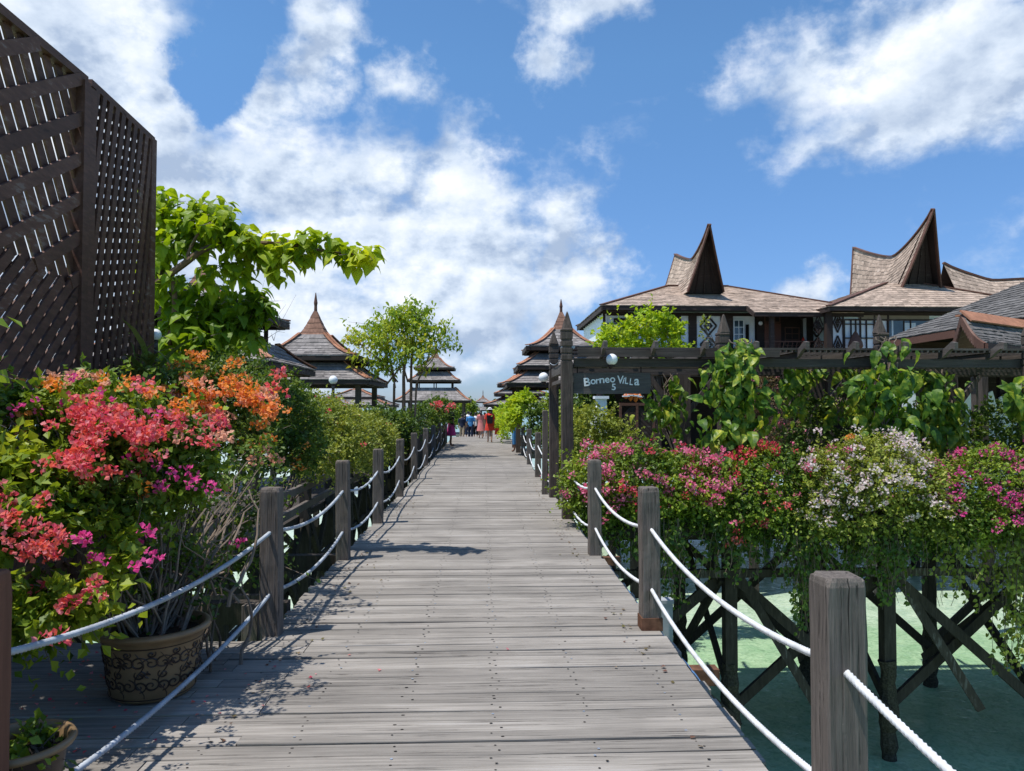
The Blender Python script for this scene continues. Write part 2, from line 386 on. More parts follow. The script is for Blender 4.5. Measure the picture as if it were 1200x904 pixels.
class MB:
    def __init__(s): s.v = []; s.f = []; s.m = []; s.mat = 0

    def face(s, idx): s.f.append(tuple(idx)); s.m.append(s.mat)

    def add(s, verts, faces):
        b = len(s.v); s.v += [tuple(x) for x in verts]
        for f in faces: s.face([b + i for i in f])

    def box(s, c, d, M=None):
        hx, hy, hz = d[0] / 2, d[1] / 2, d[2] / 2
        vs = [Vector((x, y, z)) for z in (-hz, hz) for y in (-hy, hy) for x in (-hx, hx)]
        if M is not None: vs = [M @ q for q in vs]
        c = Vector(c)
        s.add([c + q for q in vs], [(0, 2, 3, 1), (4, 5, 7, 6), (0, 1, 5, 4), (2, 6, 7, 3), (0, 4, 6, 2), (1, 3, 7, 5)])

    def beam(s, p0, p1, w, h, up=(0, 0, 1), cut=0.0):
        p0, p1 = Vector(p0), Vector(p1); d = (p1 - p0)
        if d.length < 1e-6: return
        x = d.normalized(); u = Vector(up)
        y = u.cross(x)
        if y.length < 1e-4: y = Vector((0, 1, 0)).cross(x)
        y.normalize(); z = x.cross(y)
        vs = []
        for p in (p0, p1):
            for a, b in ((-1, -1), (1, -1), (1, 1), (-1, 1)): vs.append(p + y * (a * w / 2) + z * (b * h / 2))
        s.add(vs, [(0, 3, 2, 1), (4, 5, 6, 7), (0, 1, 5, 4), (1, 2, 6, 5), (2, 3, 7, 6), (3, 0, 4, 7)])

    def tube(s, pts, r, seg=6, twist=0.0, lobes=0, cap=True):
        pts = [Vector(p) for p in pts]; n = len(pts)
        rs = r if isinstance(r, (list, tuple)) else [r] * n
        prev = None; b0 = len(s.v); acc = 0.0
        for i, p in enumerate(pts):
            t = (pts[min(i + 1, n - 1)] - pts[max(i - 1, 0)])
            t = t.normalized() if t.length > 1e-9 else Vector((0, 0, 1))
            if prev is None:
                a = Vector((0, 0, 1)) if abs(t.z) < 0.9 else Vector((1, 0, 0))
                u = (a - t * a.dot(t)).normalized()
            else:
                u = prev - t * prev.dot(t)
                u = u.normalized() if u.length > 1e-6 else Vector((1, 0, 0))
            prev = u; w = t.cross(u)
            if i: acc += (p - pts[i - 1]).length * twist
            for k in range(seg):
                a = 2 * math.pi * k / seg
                rr = rs[i] * (1 + (0.2 * math.cos(lobes * (a - acc)) if lobes else 0))
                s.v.append(tuple(p + (u * math.cos(a) + w * math.sin(a)) * rr))
        for i in range(n - 1):
            for k in range(seg):
                k2 = (k + 1) % seg
                s.face((b0 + i * seg + k, b0 + i * seg + k2, b0 + (i + 1) * seg + k2, b0 + (i + 1) * seg + k))
        if cap:
            s.face([b0 + k for k in range(seg)][::-1]); s.face([b0 + (n - 1) * seg + k for k in range(seg)])

    def lathe(s, c, prof, seg=32, sx=1.0, sy=1.0):
        b0 = len(s.v)
        for (r, z) in prof:
            for k in range(seg):
                a = 2 * math.pi * k / seg
                s.v.append((c[0] + r * sx * math.cos(a), c[1] + r * sy * math.sin(a), c[2] + z))
        for i in range(len(prof) - 1):
            for k in range(seg):
                k2 = (k + 1) % seg
                s.face((b0 + i * seg + k, b0 + i * seg + k2, b0 + (i + 1) * seg + k2, b0 + (i + 1) * seg + k))

    def poly_prism(s, pts, off):
        """polygon extruded by the vector off"""
        n = len(pts); off = Vector(off); a = [Vector(p) for p in pts]
        b0 = len(s.v); s.v += [tuple(p) for p in a] + [tuple(p + off) for p in a]
        s.face(range(b0, b0 + n)); s.face(list(range(b0 + n, b0 + 2 * n))[::-1])
        for i in range(n):
            j = (i + 1) % n; s.face((b0 + i, b0 + n + i, b0 + n + j, b0 + j))

    def build(s, name, mats, parent=None, origin=None, smooth=False):
        flat = [i for f in s.f for i in f]; st = []; k = 0
        for f in s.f: st.append(k); k += len(f)
        return link_mesh(name, s.v, flat, st, None, s.m, mats, parent, origin, smooth)


def sphere(mb, c, r, seg=24, rings=14, sz=1.0):
    prof = [(max(1e-4, r * math.sin(math.pi * i / rings)), -r * sz * math.cos(math.pi * i / rings)) for i in range(rings + 1)]
    mb.lathe(c, prof, seg)


# ---- numpy scattering of leaves
LEAF4 = (np.array([[0, 0, 0], [.45, -.36, .10], [1, 0, -.06], [.45, .36, .10]]), np.array([[0, 1, 2], [0, 2, 3]]))
BRACT = (np.array([[0, 0, 0], [.5, -.48, .16], [1.0, 0, .05], [.5, .48, .16]]), np.array([[0, 1, 2], [0, 2, 3]]))


def heart(n=5, wid=0.42, droop=0.35, fold=0.10, lobe=0.1):
    vs = []; fs = []
    prof = [0.0, .78, 1.0, .9, .62, .25]
    for i in range(6):
        t = i / 5.0; x = t * 1.0 + (0 if i else 0.0)
        w = wid * prof[i]; z = -droop * t * t
        if i == 0: vs += [(-lobe * .2, 0, 0)] * 1; continue
        xs = x - (lobe if i == 1 else 0) * 1.2
        vs += [(xs, -w, z + fold * prof[i] - .04 * (i % 2)), (x, 0, z), (xs, w, z + fold * prof[i] - .04 * (i % 2))]
    vs += [(1.12, 0, -droop * 1.3)]
    fs += [(0, 1, 2), (0, 2, 3)]
    for i in range(4):
        a = 1 + 3 * i; b = a + 3
        fs += [(a, b, b + 1), (a, b + 1, a + 1), (a + 1, b + 1, b + 2), (a + 1, b + 2, a + 2)]
    e = 1 + 12; t = len(vs) - 1
    fs += [(e, t, e + 1), (e + 1, t, e + 2)]
    return np.array(vs, dtype=float), np.array(fs)


HEART = heart()
HEARTD = heart(droop=0.55, wid=0.46, fold=0.16)
LONG = heart(wid=0.27, droop=0.3)
BLADE = (np.array([[0, -.05, 0], [0, .05, 0], [.35, -.06, .02], [.35, .06, .02], [.7, -.045, -.1], [.7, .045, -.1], [1, 0, -.34]]),
         np.array([[0, 2, 3], [0, 3, 1], [2, 4, 5], [2, 5, 3], [4, 6, 5]]))


def nrm(a):
    return a / np.maximum(1e-9, np.linalg.norm(a, axis=-1, keepdims=True))


def scatter(name, tmpl, Pn, A, Nn, S, mat, parent=None, origin=None, smooth=False, mi=None, mats=None):
    """one mesh of many leaves: base Pn, axis A, normal Nn, size S"""
    tv, tf = tmpl
    A = nrm(A); B = nrm(np.cross(Nn, A)); C = np.cross(A, B)
    S = np.asarray(S)[:, None, None]
    V = Pn[:, None, :] + S * (tv[None, :, 0:1] * A[:, None, :] + tv[None, :, 1:2] * B[:, None, :] + tv[None, :, 2:3] * C[:, None, :])
    n, k = len(Pn), len(tv)
    Fc = (tf[None] + (np.arange(n) * k)[:, None, None]).reshape(-1, 3)
    st = np.arange(len(Fc)) * 3
    m_i = None if mi is None else np.repeat(mi, len(tf))
    return link_mesh(name, V.reshape(-1, 3), Fc.ravel(), st, None, m_i, mats or mat, parent, origin, smooth)


def field(P_, f, seed):
    r = np.random.RandomState(seed); s = 0
    for k in range(5):
        w = r.normal(size=3) * f * (1 + .5 * k); s = s + np.sin(P_ @ w + r.uniform(0, 6.28)) / (1 + .35 * k)
    return s / 2.6


def shoots(blobs, n, L, leaves, seed, up=0.35, out=0.7, rnd=0.5, grav=0.25, gap=0.25, gapf=2.6, inner=0.12, side=None):
    """leafy shoots over lumpy blobs; returns leaf positions, axes, normals and shoot tips, tip dirs"""
    r = np.random.RandomState(seed)
    B = np.array([b[:6] for b in blobs], dtype=float)
    area = B[:, 3] * B[:, 5] + B[:, 3] * B[:, 4] + B[:, 4] * B[:, 5]
    k = r.choice(len(B), size=n * 3, p=area / area.sum())
    d = nrm(r.normal(size=(n * 3, 3)))
    c, rad = B[k, :3], B[k, 3:]
    depth = np.where(r.rand(n * 3) < inner, r.uniform(.45, .85, n * 3), r.uniform(.86, 1.02, n * 3))
    Pp = c + d * rad * depth[:, None]
    nor = nrm(d / rad)
    keep = field(Pp, gapf, seed + 5) > (-1 + gap * 1.6)
    for i in range(len(B)):
        q = np.linalg.norm((Pp - B[i, :3]) / B[i, 3:], axis=1)
        keep &= ~((q < 0.72) & (k != i))
    if side is not None: keep &= side(Pp)
    idx = np.nonzero(keep)[0][:n]
    Pp, nor = Pp[idx], nor[idx]; n = len(idx)
    Pp = Pp + nor * (field(Pp, gapf * .8, seed + 9) * 0.10 * rad[idx].mean(axis=1))[:, None]
    D = nrm(nor * out + np.array([0, 0, up]) + r.normal(size=(n, 3)) * rnd)
    Ls = L * (r.uniform(.45, 1.15, n) + (r.rand(n) < .10) * r.uniform(.5, 1.3, n))
    t = np.linspace(0.05, 1, leaves)[None, :] + r.uniform(-.04, .04, (n, leaves))
    pos = Pp[:, None] - nor[:, None] * (L * .25) + D[:, None] * (Ls[:, None] * t)[..., None]
    pos[..., 2] -= grav * Ls[:, None] * t * t
    ax = nrm(D[:, None] * .5 + r.normal(size=(n, leaves, 3)) * .8 + np.array([0, 0, -.15]))
    nn = nrm(np.array([0, 0, .9]) + r.normal(size=(n, leaves, 3)) * .55 + nor[:, None] * .4)
    tip = pos[:, -1]
    return pos.reshape(-1, 3), ax.reshape(-1, 3), nn.reshape(-1, 3), tip, D, Pp, nor


def flower_cluster(centers, radii, per, size, seed):
    """bract clusters: returns P, A, N, S"""
    r = np.random.RandomState(seed); Ps, As, Ns, Ss = [], [], [], []
    for c, rad, m in zip(centers, radii, per):
        m = int(m); d = nrm(r.normal(size=(m, 3))); rr = rad * r.uniform(.35, 1.0, m) ** .6
        p = np.array(c)[None] + d * rr[:, None] * np.array([1.15, 1.15, .75]) + field(d * 3, 1.5, seed)[:, None] * rad * .25 * d
        Ps.append(p); As.append(nrm(d * .6 + r.normal(size=(m, 3)) * .7 + np.array([0, 0, .2]))); Ns.append(nrm(d + r.normal(size=(m, 3)) * .8)); Ss.append(size * r.uniform(.7, 1.25, m))
    return np.concatenate(Ps), np.concatenate(As), np.concatenate(Ns), np.concatenate(Ss)
# ------------------------------------------------------------------ water
WATER_Z = -3.4


def build_water():
    m, nt, N, L, b = new_mat('shallow_green_water')
    tc = N.new('ShaderNodeTexCoord'); sep = N.new('ShaderNodeSeparateXYZ'); L.new(tc.outputs['Object'], sep.inputs[0])
    n = N.new('ShaderNodeTexNoise'); n.inputs['Scale'].default_value = 0.35; n.inputs['Detail'].default_value = 5; L.new(tc.outputs['Object'], n.inputs['Vector'])
    n2 = N.new('ShaderNodeTexNoise'); n2.inputs['Scale'].default_value = 2.2; n2.inputs['Detail'].default_value = 6; n2.inputs['Distortion'].default_value = 1.2; L.new(tc.outputs['Object'], n2.inputs['Vector'])
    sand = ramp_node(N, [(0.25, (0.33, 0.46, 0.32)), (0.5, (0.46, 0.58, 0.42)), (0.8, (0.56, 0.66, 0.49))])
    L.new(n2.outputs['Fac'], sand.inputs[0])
    shade_green = ramp_node(N, [(0.3, (0.26, 0.42, 0.24)), (0.7, (0.38, 0.53, 0.33))]); L.new(n2.outputs['Fac'], shade_green.inputs[0])
    # shade over the near water put into the colour, sunlit sand beyond
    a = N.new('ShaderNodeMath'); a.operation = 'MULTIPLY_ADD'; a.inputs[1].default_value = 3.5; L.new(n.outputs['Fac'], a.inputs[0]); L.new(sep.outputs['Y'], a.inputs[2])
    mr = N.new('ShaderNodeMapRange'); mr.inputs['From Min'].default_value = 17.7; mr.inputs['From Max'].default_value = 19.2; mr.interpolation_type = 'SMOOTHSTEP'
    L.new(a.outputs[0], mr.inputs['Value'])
    mx = N.new('ShaderNodeMix'); mx.data_type = 'RGBA'; L.new(mr.outputs[0], mx.inputs['Factor']); L.new(shade_green.outputs[0], mx.inputs[6]); L.new(sand.outputs[0], mx.inputs[7])
    far = N.new('ShaderNodeMapRange'); far.inputs['From Min'].default_value = 45; far.inputs['From Max'].default_value = 160; L.new(sep.outputs['Y'], far.inputs['Value'])
    mx2 = N.new('ShaderNodeMix'); mx2.data_type = 'RGBA'; L.new(far.outputs[0], mx2.inputs['Factor']); L.new(mx.outputs[2], mx2.inputs[6]); mx2.inputs[7].default_value = (0.05, 0.30, 0.27, 1)
    rp = N.new('ShaderNodeTexNoise'); rp.inputs['Scale'].default_value = 7.0; rp.inputs['Detail'].default_value = 4; rp.inputs['Distortion'].default_value = 2.0; L.new(tc.outputs['Object'], rp.inputs['Vector'])
    rr_ = ramp_node(N, [(0.35, (.72, .76, .74)), (0.55, (1, 1, 1)), (0.7, (1.0, 1.0, 1.0))]); L.new(rp.outputs['Fac'], rr_.inputs[0])
    mx3 = N.new('ShaderNodeMix'); mx3.data_type = 'RGBA'; mx3.blend_type = 'MULTIPLY'; mx3.inputs['Factor'].default_value = 1.0; L.new(mx2.outputs[2], mx3.inputs[6]); L.new(rr_.outputs[0], mx3.inputs[7])
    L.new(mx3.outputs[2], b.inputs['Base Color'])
    b.inputs['Roughness'].default_value = 0.08; b.inputs['IOR'].default_value = 1.33; b.inputs['Specular IOR Level'].default_value = 0.4
    w = N.new('ShaderNodeTexNoise'); w.inputs['Scale'].default_value = 5.0; w.inputs['Detail'].default_value = 6; w.inputs['Roughness'].default_value = .55; w.inputs['Distortion'].default_value = .6; L.new(tc.outputs['Object'], w.inputs['Vector'])
    bm = N.new('ShaderNodeBump'); bm.inputs['Strength'].default_value = 0.35; bm.inputs['Distance'].default_value = 0.05; L.new(w.outputs['Fac'], bm.inputs['Height']); L.new(bm.outputs[0], b.inputs['Normal'])
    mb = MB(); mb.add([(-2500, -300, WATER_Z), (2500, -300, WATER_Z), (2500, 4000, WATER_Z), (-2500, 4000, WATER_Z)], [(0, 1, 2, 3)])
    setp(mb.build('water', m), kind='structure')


build_water()

# ------------------------------------------------------------------ boardwalk


def deck_left(y):
    return -1.52 - 0.004 * max(0, y - 12)


def deck_right(y):
    return 1.27 + 0.006 * max(0, y - 12)


def deck_z(y):
    if y < 41: return 0.0
    if y < 46: return -0.45 * (y - 41) / 5
    return -0.45


def build_deck():
    rng = random.Random(5)
    mb = MB(); y = -2.0
    nb = MB(); rows = [-1.32, -0.90, -0.42, 0.06, 0.54, 1.02]
    while y < 120:
        w = rng.uniform(.085, .132) if y < 45 else 0.3
        gap = rng.uniform(.004, .012)
        if rng.random() < .25: gap += rng.uniform(.004, .012)
        z = deck_z(y) - .02 + rng.uniform(-.0025, .0025)
        xl = deck_left(y) + rng.uniform(-.03, .015); xr = deck_right(y) + rng.uniform(-.015, .03)
        if y < 5.15: xl = -3.62 + rng.uniform(-.04, .04)
        if 10.5 < y < 13.45: xr = 1.30 + rng.uniform(-.01, .01)
        segs = [(xl, xr)]
        if xr - xl > 3.2:
            xs = deck_left(0) + rng.choice([0.0, .35, -.1]); segs = [(xl, xs - .003), (xs + .003, xr)]
        elif rng.random() < .08 and y < 45:
            xs = rng.choice(rows[1:5]); segs = [(xl, xs - .003), (xs + .003, xr)]
        if y > 45: z += -.0
        tilt = rng.uniform(-.0016, .0016)
        for (a, b) in segs:
            zz = z + rng.uniform(-.0015, .0015)
            c = Vector(((a + b) / 2, y + w / 2, zz)); M = Matrix.Rotation(tilt, 3, 'Z') @ Matrix.Rotation(rng.uniform(-.008, .008), 3, 'X')
            # plank with eased, slightly wandering long edges
            hx, hy, ch = (b - a) / 2, w / 2, .004
            K = 9 if y < 16 else (3 if y < 45 else 1); base = len(mb.v); c0 = rng.uniform(-.003, .003); c1 = rng.uniform(-.003, .003)
            for q_ in range(K + 1):
                ux = -1 + 2 * q_ / K; e0, e1 = rng.uniform(-.0028, .0028), rng.uniform(-.0028, .0028); dz = c0 * ux * ux + c1 * math.sin(ux * 3) + rng.uniform(-.0008, .0008)
                if K == 1: e0 = e1 = dz = 0
                for q in [(-hy + e0, -.02), (-hy + e0, .02 - ch), (-hy + e0 + ch, .02), (hy - e1 - ch, .02), (hy - e1, .02 - ch), (hy - e1, -.02)]:
                    mb.v.append(tuple(c + M @ Vector((ux * hx, q[0], q[1] + dz))))
            mb.face([base + t_ for t_ in (5, 4, 3, 2, 1, 0)]); mb.face([base + K * 6 + t_ for t_ in range(6)])
            for q_ in range(K):
                o_ = base + q_ * 6
                for t_ in range(5): mb.face((o_ + t_, o_ + t_ + 1, o_ + t_ + 7, o_ + t_ + 6))
                mb.face((o_ + 5, o_, o_ + 6, o_ + 11))
        if y < 22:
            for rx in rows:
                if rx < xl + .05: continue
                for q in (.28, .72):
                    if rng.random() < .12: continue
                    x = rx + rng.uniform(-.018, .018) + (.02 if q < .5 else -.01); yy = y + w * q + rng.uniform(-.008, .008); rr = rng.uniform(.004, .0068)
                    shiny = rng.random() < .16 and y < 9
                    nb.mat = 1 if shiny else 0
                    if shiny: rr = .0075
                    k = 7; b0 = len(nb.v)
                    zt = z + .0215 + (.002 if shiny else 0.0005)
                    st = 1.0 if shiny else rng.uniform(1, 1.8)
                    nb.v += [(x + rr * st * math.cos(6.283 * i / k), yy + rr * math.sin(6.283 * i / k), zt) for i in range(k)]
                    nb.face(range(b0, b0 + k))
        y += w + gap
    d = setp(mb.build('boardwalk', MAT['deck']), kind='structure')
    nb.build('nail_heads', [MAT['nail'], MAT['steel']], d)
    # stringers, cross heads and piles
    s = MB()
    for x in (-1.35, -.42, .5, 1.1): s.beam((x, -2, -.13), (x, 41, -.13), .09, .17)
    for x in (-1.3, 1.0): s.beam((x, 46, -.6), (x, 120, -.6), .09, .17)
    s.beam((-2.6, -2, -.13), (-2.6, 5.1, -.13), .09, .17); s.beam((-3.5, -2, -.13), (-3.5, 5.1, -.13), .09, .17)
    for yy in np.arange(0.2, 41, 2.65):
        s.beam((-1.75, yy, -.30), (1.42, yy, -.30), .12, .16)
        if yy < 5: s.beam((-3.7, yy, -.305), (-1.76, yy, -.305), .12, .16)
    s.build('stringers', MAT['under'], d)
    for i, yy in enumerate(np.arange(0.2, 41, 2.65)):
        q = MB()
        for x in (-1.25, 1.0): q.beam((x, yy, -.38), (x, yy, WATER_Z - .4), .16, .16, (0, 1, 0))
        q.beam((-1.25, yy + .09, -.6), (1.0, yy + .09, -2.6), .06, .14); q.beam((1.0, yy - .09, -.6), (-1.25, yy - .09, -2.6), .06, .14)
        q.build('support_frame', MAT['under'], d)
    # orange-brown weathered beam end and the lower stub right of the second right post
    q = MB(); q.box((1.38, 4.72, -.10), (.22, .10, .10)); q.box((1.42, 8.35, -.12), (.24, .09, .09)); q.build('beam_end', MAT['rust'], d)
    q = MB(); q.tube([(1.315, 4.0 + .2 * i, -.07 - .012 * math.sin(i * 1.3)) for i in range(24)], .012, 6); q.build('pipe', MAT['pipe'], d)
    return d


build_deck()

# ------------------------------------------------------------------ rope railings


def post_mb(mb, x, y, z0, z1, w, rng, point=0.0, grooves=False, steps=9, cham=.11):
    """squared timber with eased corners, small surface wobble and a worn or pointed head"""
    lx, ly = rng.uniform(-.012, .012), rng.uniform(-.012, .012)
    h = w / 2
    def ring(z, s, cx=0, cy=0, c=cham):
        k = h * s; e = k * c
        p = [(-k + e, -k), (k - e, -k), (k, -k + e), (k, k - e), (k - e, k), (-k + e, k), (-k, k - e), (-k, -k + e)]
        return [(x + cx + a + rng.uniform(-.0022, .0022), y + cy + b + rng.uniform(-.0022, .0022), z + rng.uniform(-.003, .003)) for a, b in p]
    zs = [(z0 + (z1 - z0 - .10) * i / steps, 1.0) for i in range(steps + 1)]
    if grooves:
        zs = [q for q in zs if q[0] < z1 - .62]
        zz = z1 - .60
        for k in range(4): zs += [(zz, 1.0), (zz + .008, .86), (zz + .03, .86), (zz + .038, 1.0)]; zz += .10
        zs += [(z1 - .17, 1.0), (z1 - .16, .9), (z1 - .14, 1.04), (z1 - .12, .98)]
    rings = [ring(z, s * (1 + .012 * math.sin(z * 7 + x)), lx * (z - z0), ly * (z - z0)) for z, s in zs]
    if point: rings += [ring(z1 - .11, .95, lx, ly, .3), ring(z1 + point - .03, .22, lx, ly, .5), ring(z1 + point, .05, lx, ly, .5)]
    else: rings += [ring(z1 - .030, 1.0, lx, ly, .16), ring(z1 - .010, .96, lx, ly, .2), ring(z1, .88, lx, ly, .25)]
    b = len(mb.v)
    for r in rings: mb.v += r
    for i in range(len(rings) - 1):
        for k in range(8):
            k2 = (k + 1) % 8; mb.face((b + i * 8 + k, b + i * 8 + k2, b + (i + 1) * 8 + k2, b + (i + 1) * 8 + k))
    mb.face([b + (len(rings) - 1) * 8 + k for k in range(8)]); mb.face([b + k for k in range(8)][::-1])


ORD = ['nearest', 'second', 'third', 'fourth', 'fifth', 'sixth', 'seventh', 'eighth', 'ninth', 'tenth', 'eleventh']
LP = [(-1.49, 5.36), (-1.475, 7.98), (-1.45, 10.4), (-1.50, 13.5), (-1.54, 16.8), (-1.59, 20.7), (-1.62, 24.4), (-1.65, 28.3), (-1.68, 32.0)]
RP = [(1.205, 2.50), (1.215, 5.40), (1.22, 8.10), None, None, (1.27, 17.2), (1.31, 21.0), (1.35, 25.0), (1.38, 28.5), (1.42, 32.5)]
RTOP = [1.03, 1.02, 1.03, 0, 0, 1.03, 1.0, 1.0, 1.0, 1.0]
GATE1, GATE2 = (1.23, 10.75), (1.27, 13.3)


def build_rails():
    rng = random.Random(11)
    mb = MB(); post_mb(mb, -1.755, 2.70, 0, 1.02, .13, rng)
    setp(mb.build('railing_post', MAT['redpost'], origin=(-1.755, 2.70, 0)), 'reddish brown painted post at the very left edge beside the small planter pot', 'post')
    grp = 'grey timber posts of the rope railing'
    for i, (x, y) in enumerate(LP):
        mb = MB(); h = 1.03 + rng.uniform(-.01, .015)
        post_mb(mb, x, y, -.05, h, .135, rng)
        txt = {0: 'grey timber railing post just behind the big patterned flower pot', 1: 'grey timber post on the left edge, second behind the patterned pot'}.get(i, f'grey timber post, {ORD[i]} from the patterned pot along the left edge')
        setp(mb.build('railing_post', MAT['post'], origin=(x, y, 0)), txt, 'post', grp)
    for i, p in enumerate(RP):
        if p is None: continue
        x, y = p; mb = MB()
        post_mb(mb, x, y, -.05 if i else -.5, RTOP[i], .138 if i == 0 else .135, rng, steps=12)
        if i <= 2: txt = ['large weathered grey post nearest the viewer above the green water', 'grey timber post beside the small concrete box on the right edge', 'slimmer grey post in front of the pink bush next to the sign gate'][i]
        else: txt = f'small grey post, {ORD[i - 5]} beyond the sign gate on the right edge'
        o = setp(mb.build('railing_post', MAT['post'], origin=(x, y, 0)), txt, 'post', grp)
        if i == 1:
            q = MB(); q.box((x, y, .045), (.152, .152, .09)); q.build('rusty_foot', MAT['rust'], o)
    # ropes: one long rope at each height, hanging in a bow between posts
    def rope(pts, name, mat, label, rad, seg0):
        mb = MB(); allp = []
        for (a, b) in zip(pts[:-1], pts[1:]):
            a, b = Vector(a), Vector(b); near = min(a.y, b.y) < 11
            n = int((b - a).length / (.009 if min(a.y, b.y) < 6 else .02 if near else .15)) + 2
            sag = .11 if near else .14
            for k in range(n):
                t = k / n; p = a.lerp(b, t); p.z -= sag * 4 * t * (1 - t) * ((b - a).length / 2.7); allp.append(p)
        allp.append(Vector(pts[-1]))
        mb.tube(allp, rad, 12, twist=100, lobes=3)
        return setp(mb.build(name, mat, smooth=True), label, 'rope', 'ropes of the boardwalk railing')
    for hz, nm in ((.73, 'upper'), (.30, 'lower')):
        L = [(-1.755, 2.70, .70 if hz > .5 else .22)] + [(x, y, hz + .0) for x, y in LP]
        if hz > .5: L = [(-1.755, 2.70, .72)] + L[1:]
        else: L = [(-1.755, 2.62, .12)] + L[1:]
        rope(L, 'rope', MAT['ropeshade'], f'{nm} grey rope sagging between the posts on the left edge of the boardwalk', .013, 9)  # white rope; the grey is its shade put into the colour
        Rr = [(1.25, -.4, hz)] + [(p[0], p[1], hz) for p in RP[:3]] + [(GATE1[0] - .02, GATE1[1], hz)]
        rope(Rr, 'rope', MAT['rope'], f'{nm} white rope on the right running from the nearest post to the sign gate', .0125, 9)
        Rr = [(GATE2[0] + .1, GATE2[1] + .1, hz)] + [(p[0], p[1], hz) for p in RP[5:]]
        rope(Rr, 'rope', MAT['rope'], f'{nm} white rope beyond the sign gate on the right edge', .013, 9)
    q = MB(); q.box((1.385, 5.62, -.02), (.085, .085, .30)); q.box((1.385, 5.62, .14), (.10, .10, .025))
    setp(q.build('junction_box', MAT['concrete'], origin=(1.4, 5.55, 0)), 'small pale concrete box low behind the right railing post over the water', 'box')


build_rails()

# ------------------------------------------------------------------ side walkway, trestle, gate and pergola
SX0, SX1, SY0, SY1 = 1.36, 13.0, 10.45, 13.5
PX = [1.23, 3.50, 5.78, 8.05, 10.3]


def barn_pile(mb, x, y, z0, w=.17):
    mb.mat = 0; mb.beam((x, y, z0), (x, y, -2.1), w, w, (0, 1, 0))
    mb.mat = 1; r = random.Random(int(x * 100 + y * 7))
    pts = [(x + r.uniform(-.01, .01), y + r.uniform(-.01, .01), -2.0 - .1 * i) for i in range(17)]
    mb.tube(pts, [.095 + r.uniform(0, .05) for _ in pts], 9)
    mb.mat = 0


def barn_brace(mb, a, b, w=.14, t=.06):
    mb.mat = 0; mb.beam(a, b, t, w)


def build_side():
    mb = MB(); rng = random.Random(8); x = SX0
    while x < SX1:
        w = rng.uniform(.10, .14); mb.box((x + w / 2, (SY0 + SY1) / 2, -.024 + rng.uniform(-.002, .002)), (w, SY1 - SY0, .04)); x += w + .008
    side = setp(mb.build('side_walkway', MAT['deck']), kind='structure')
    s = MB()
    s.beam((SX0, 10.4, -.15), (SX1, 10.4, -.15), .10, .2); s.beam((SX0, 13.4, -.15), (SX1, 13.4, -.15), .10, .2)
    s.beam((1.3, 10.36, -.72), (SX1, 10.36, -.72), .08, .11); s.beam((1.3, 13.36, -.72), (SX1, 13.36, -.72), .08, .11)
    s.build('bearers', MAT['under'], side)
    for r_i, yy in enumerate((10.5, 13.2)):
        for i, x in enumerate(PX[1:] + [12.6]):
            p = MB(); barn_pile(p, x, yy, -.25); p.build('pile', [MAT['under'], MAT['barnacle']], side)
        xs = [1.1] + PX[1:] + [12.6]
        for i in range(len(xs) - 1):
            p = MB(); o = .11
            barn_brace(p, (xs[i], yy - o, -.75), (xs[i + 1], yy - o, -2.75)); barn_brace(p, (xs[i + 1], yy + o, -.75), (xs[i], yy + o, -2.75))
            p.build('cross_brace', [MAT['under'], MAT['barnacle']], side)
    for i, x in enumerate(PX[1:] + [12.6]):
        p = MB(); barn_brace(p, (x - .12, 10.5, -.8), (x - .12, 13.2, -2.9)); barn_brace(p, (x + .12, 13.2, -.8), (x + .12, 10.5, -2.9))
        p.beam((x - .12, 10.5, -.35), (x + 1.15, 10.2, -2.6), .06, .12)
        p.build('cross_brace', [MAT['under'], MAT['barnacle']], side)
    return side


build_side()


def wave_rafter(mb, x, y0, y1, z, rise, w=.05):
    """rafter along Y whose near end sweeps up into a carved wave"""
    prof = [(y0 - .42, z + .17), (y0 - .34, z + .19), (y0 - .22, z + .13), (y0 - .08, z + .07), (y0 + .1, z + .06), (y1, z + .06), (y1 + .2, z + .09), (y1 + .42, z + .18),
            (y1 + .42, z + .11), (y1 + .2, z - .02), (y1, z - .05), (y0, z - .05), (y0 - .14, z - .02), (y0 - .27, z + .06), (y0 - .35, z + .09), (y0 - .42, z + .07)]
    mb.poly_prism([(x - w / 2, a, b) for a, b in prof], (w, 0, 0))


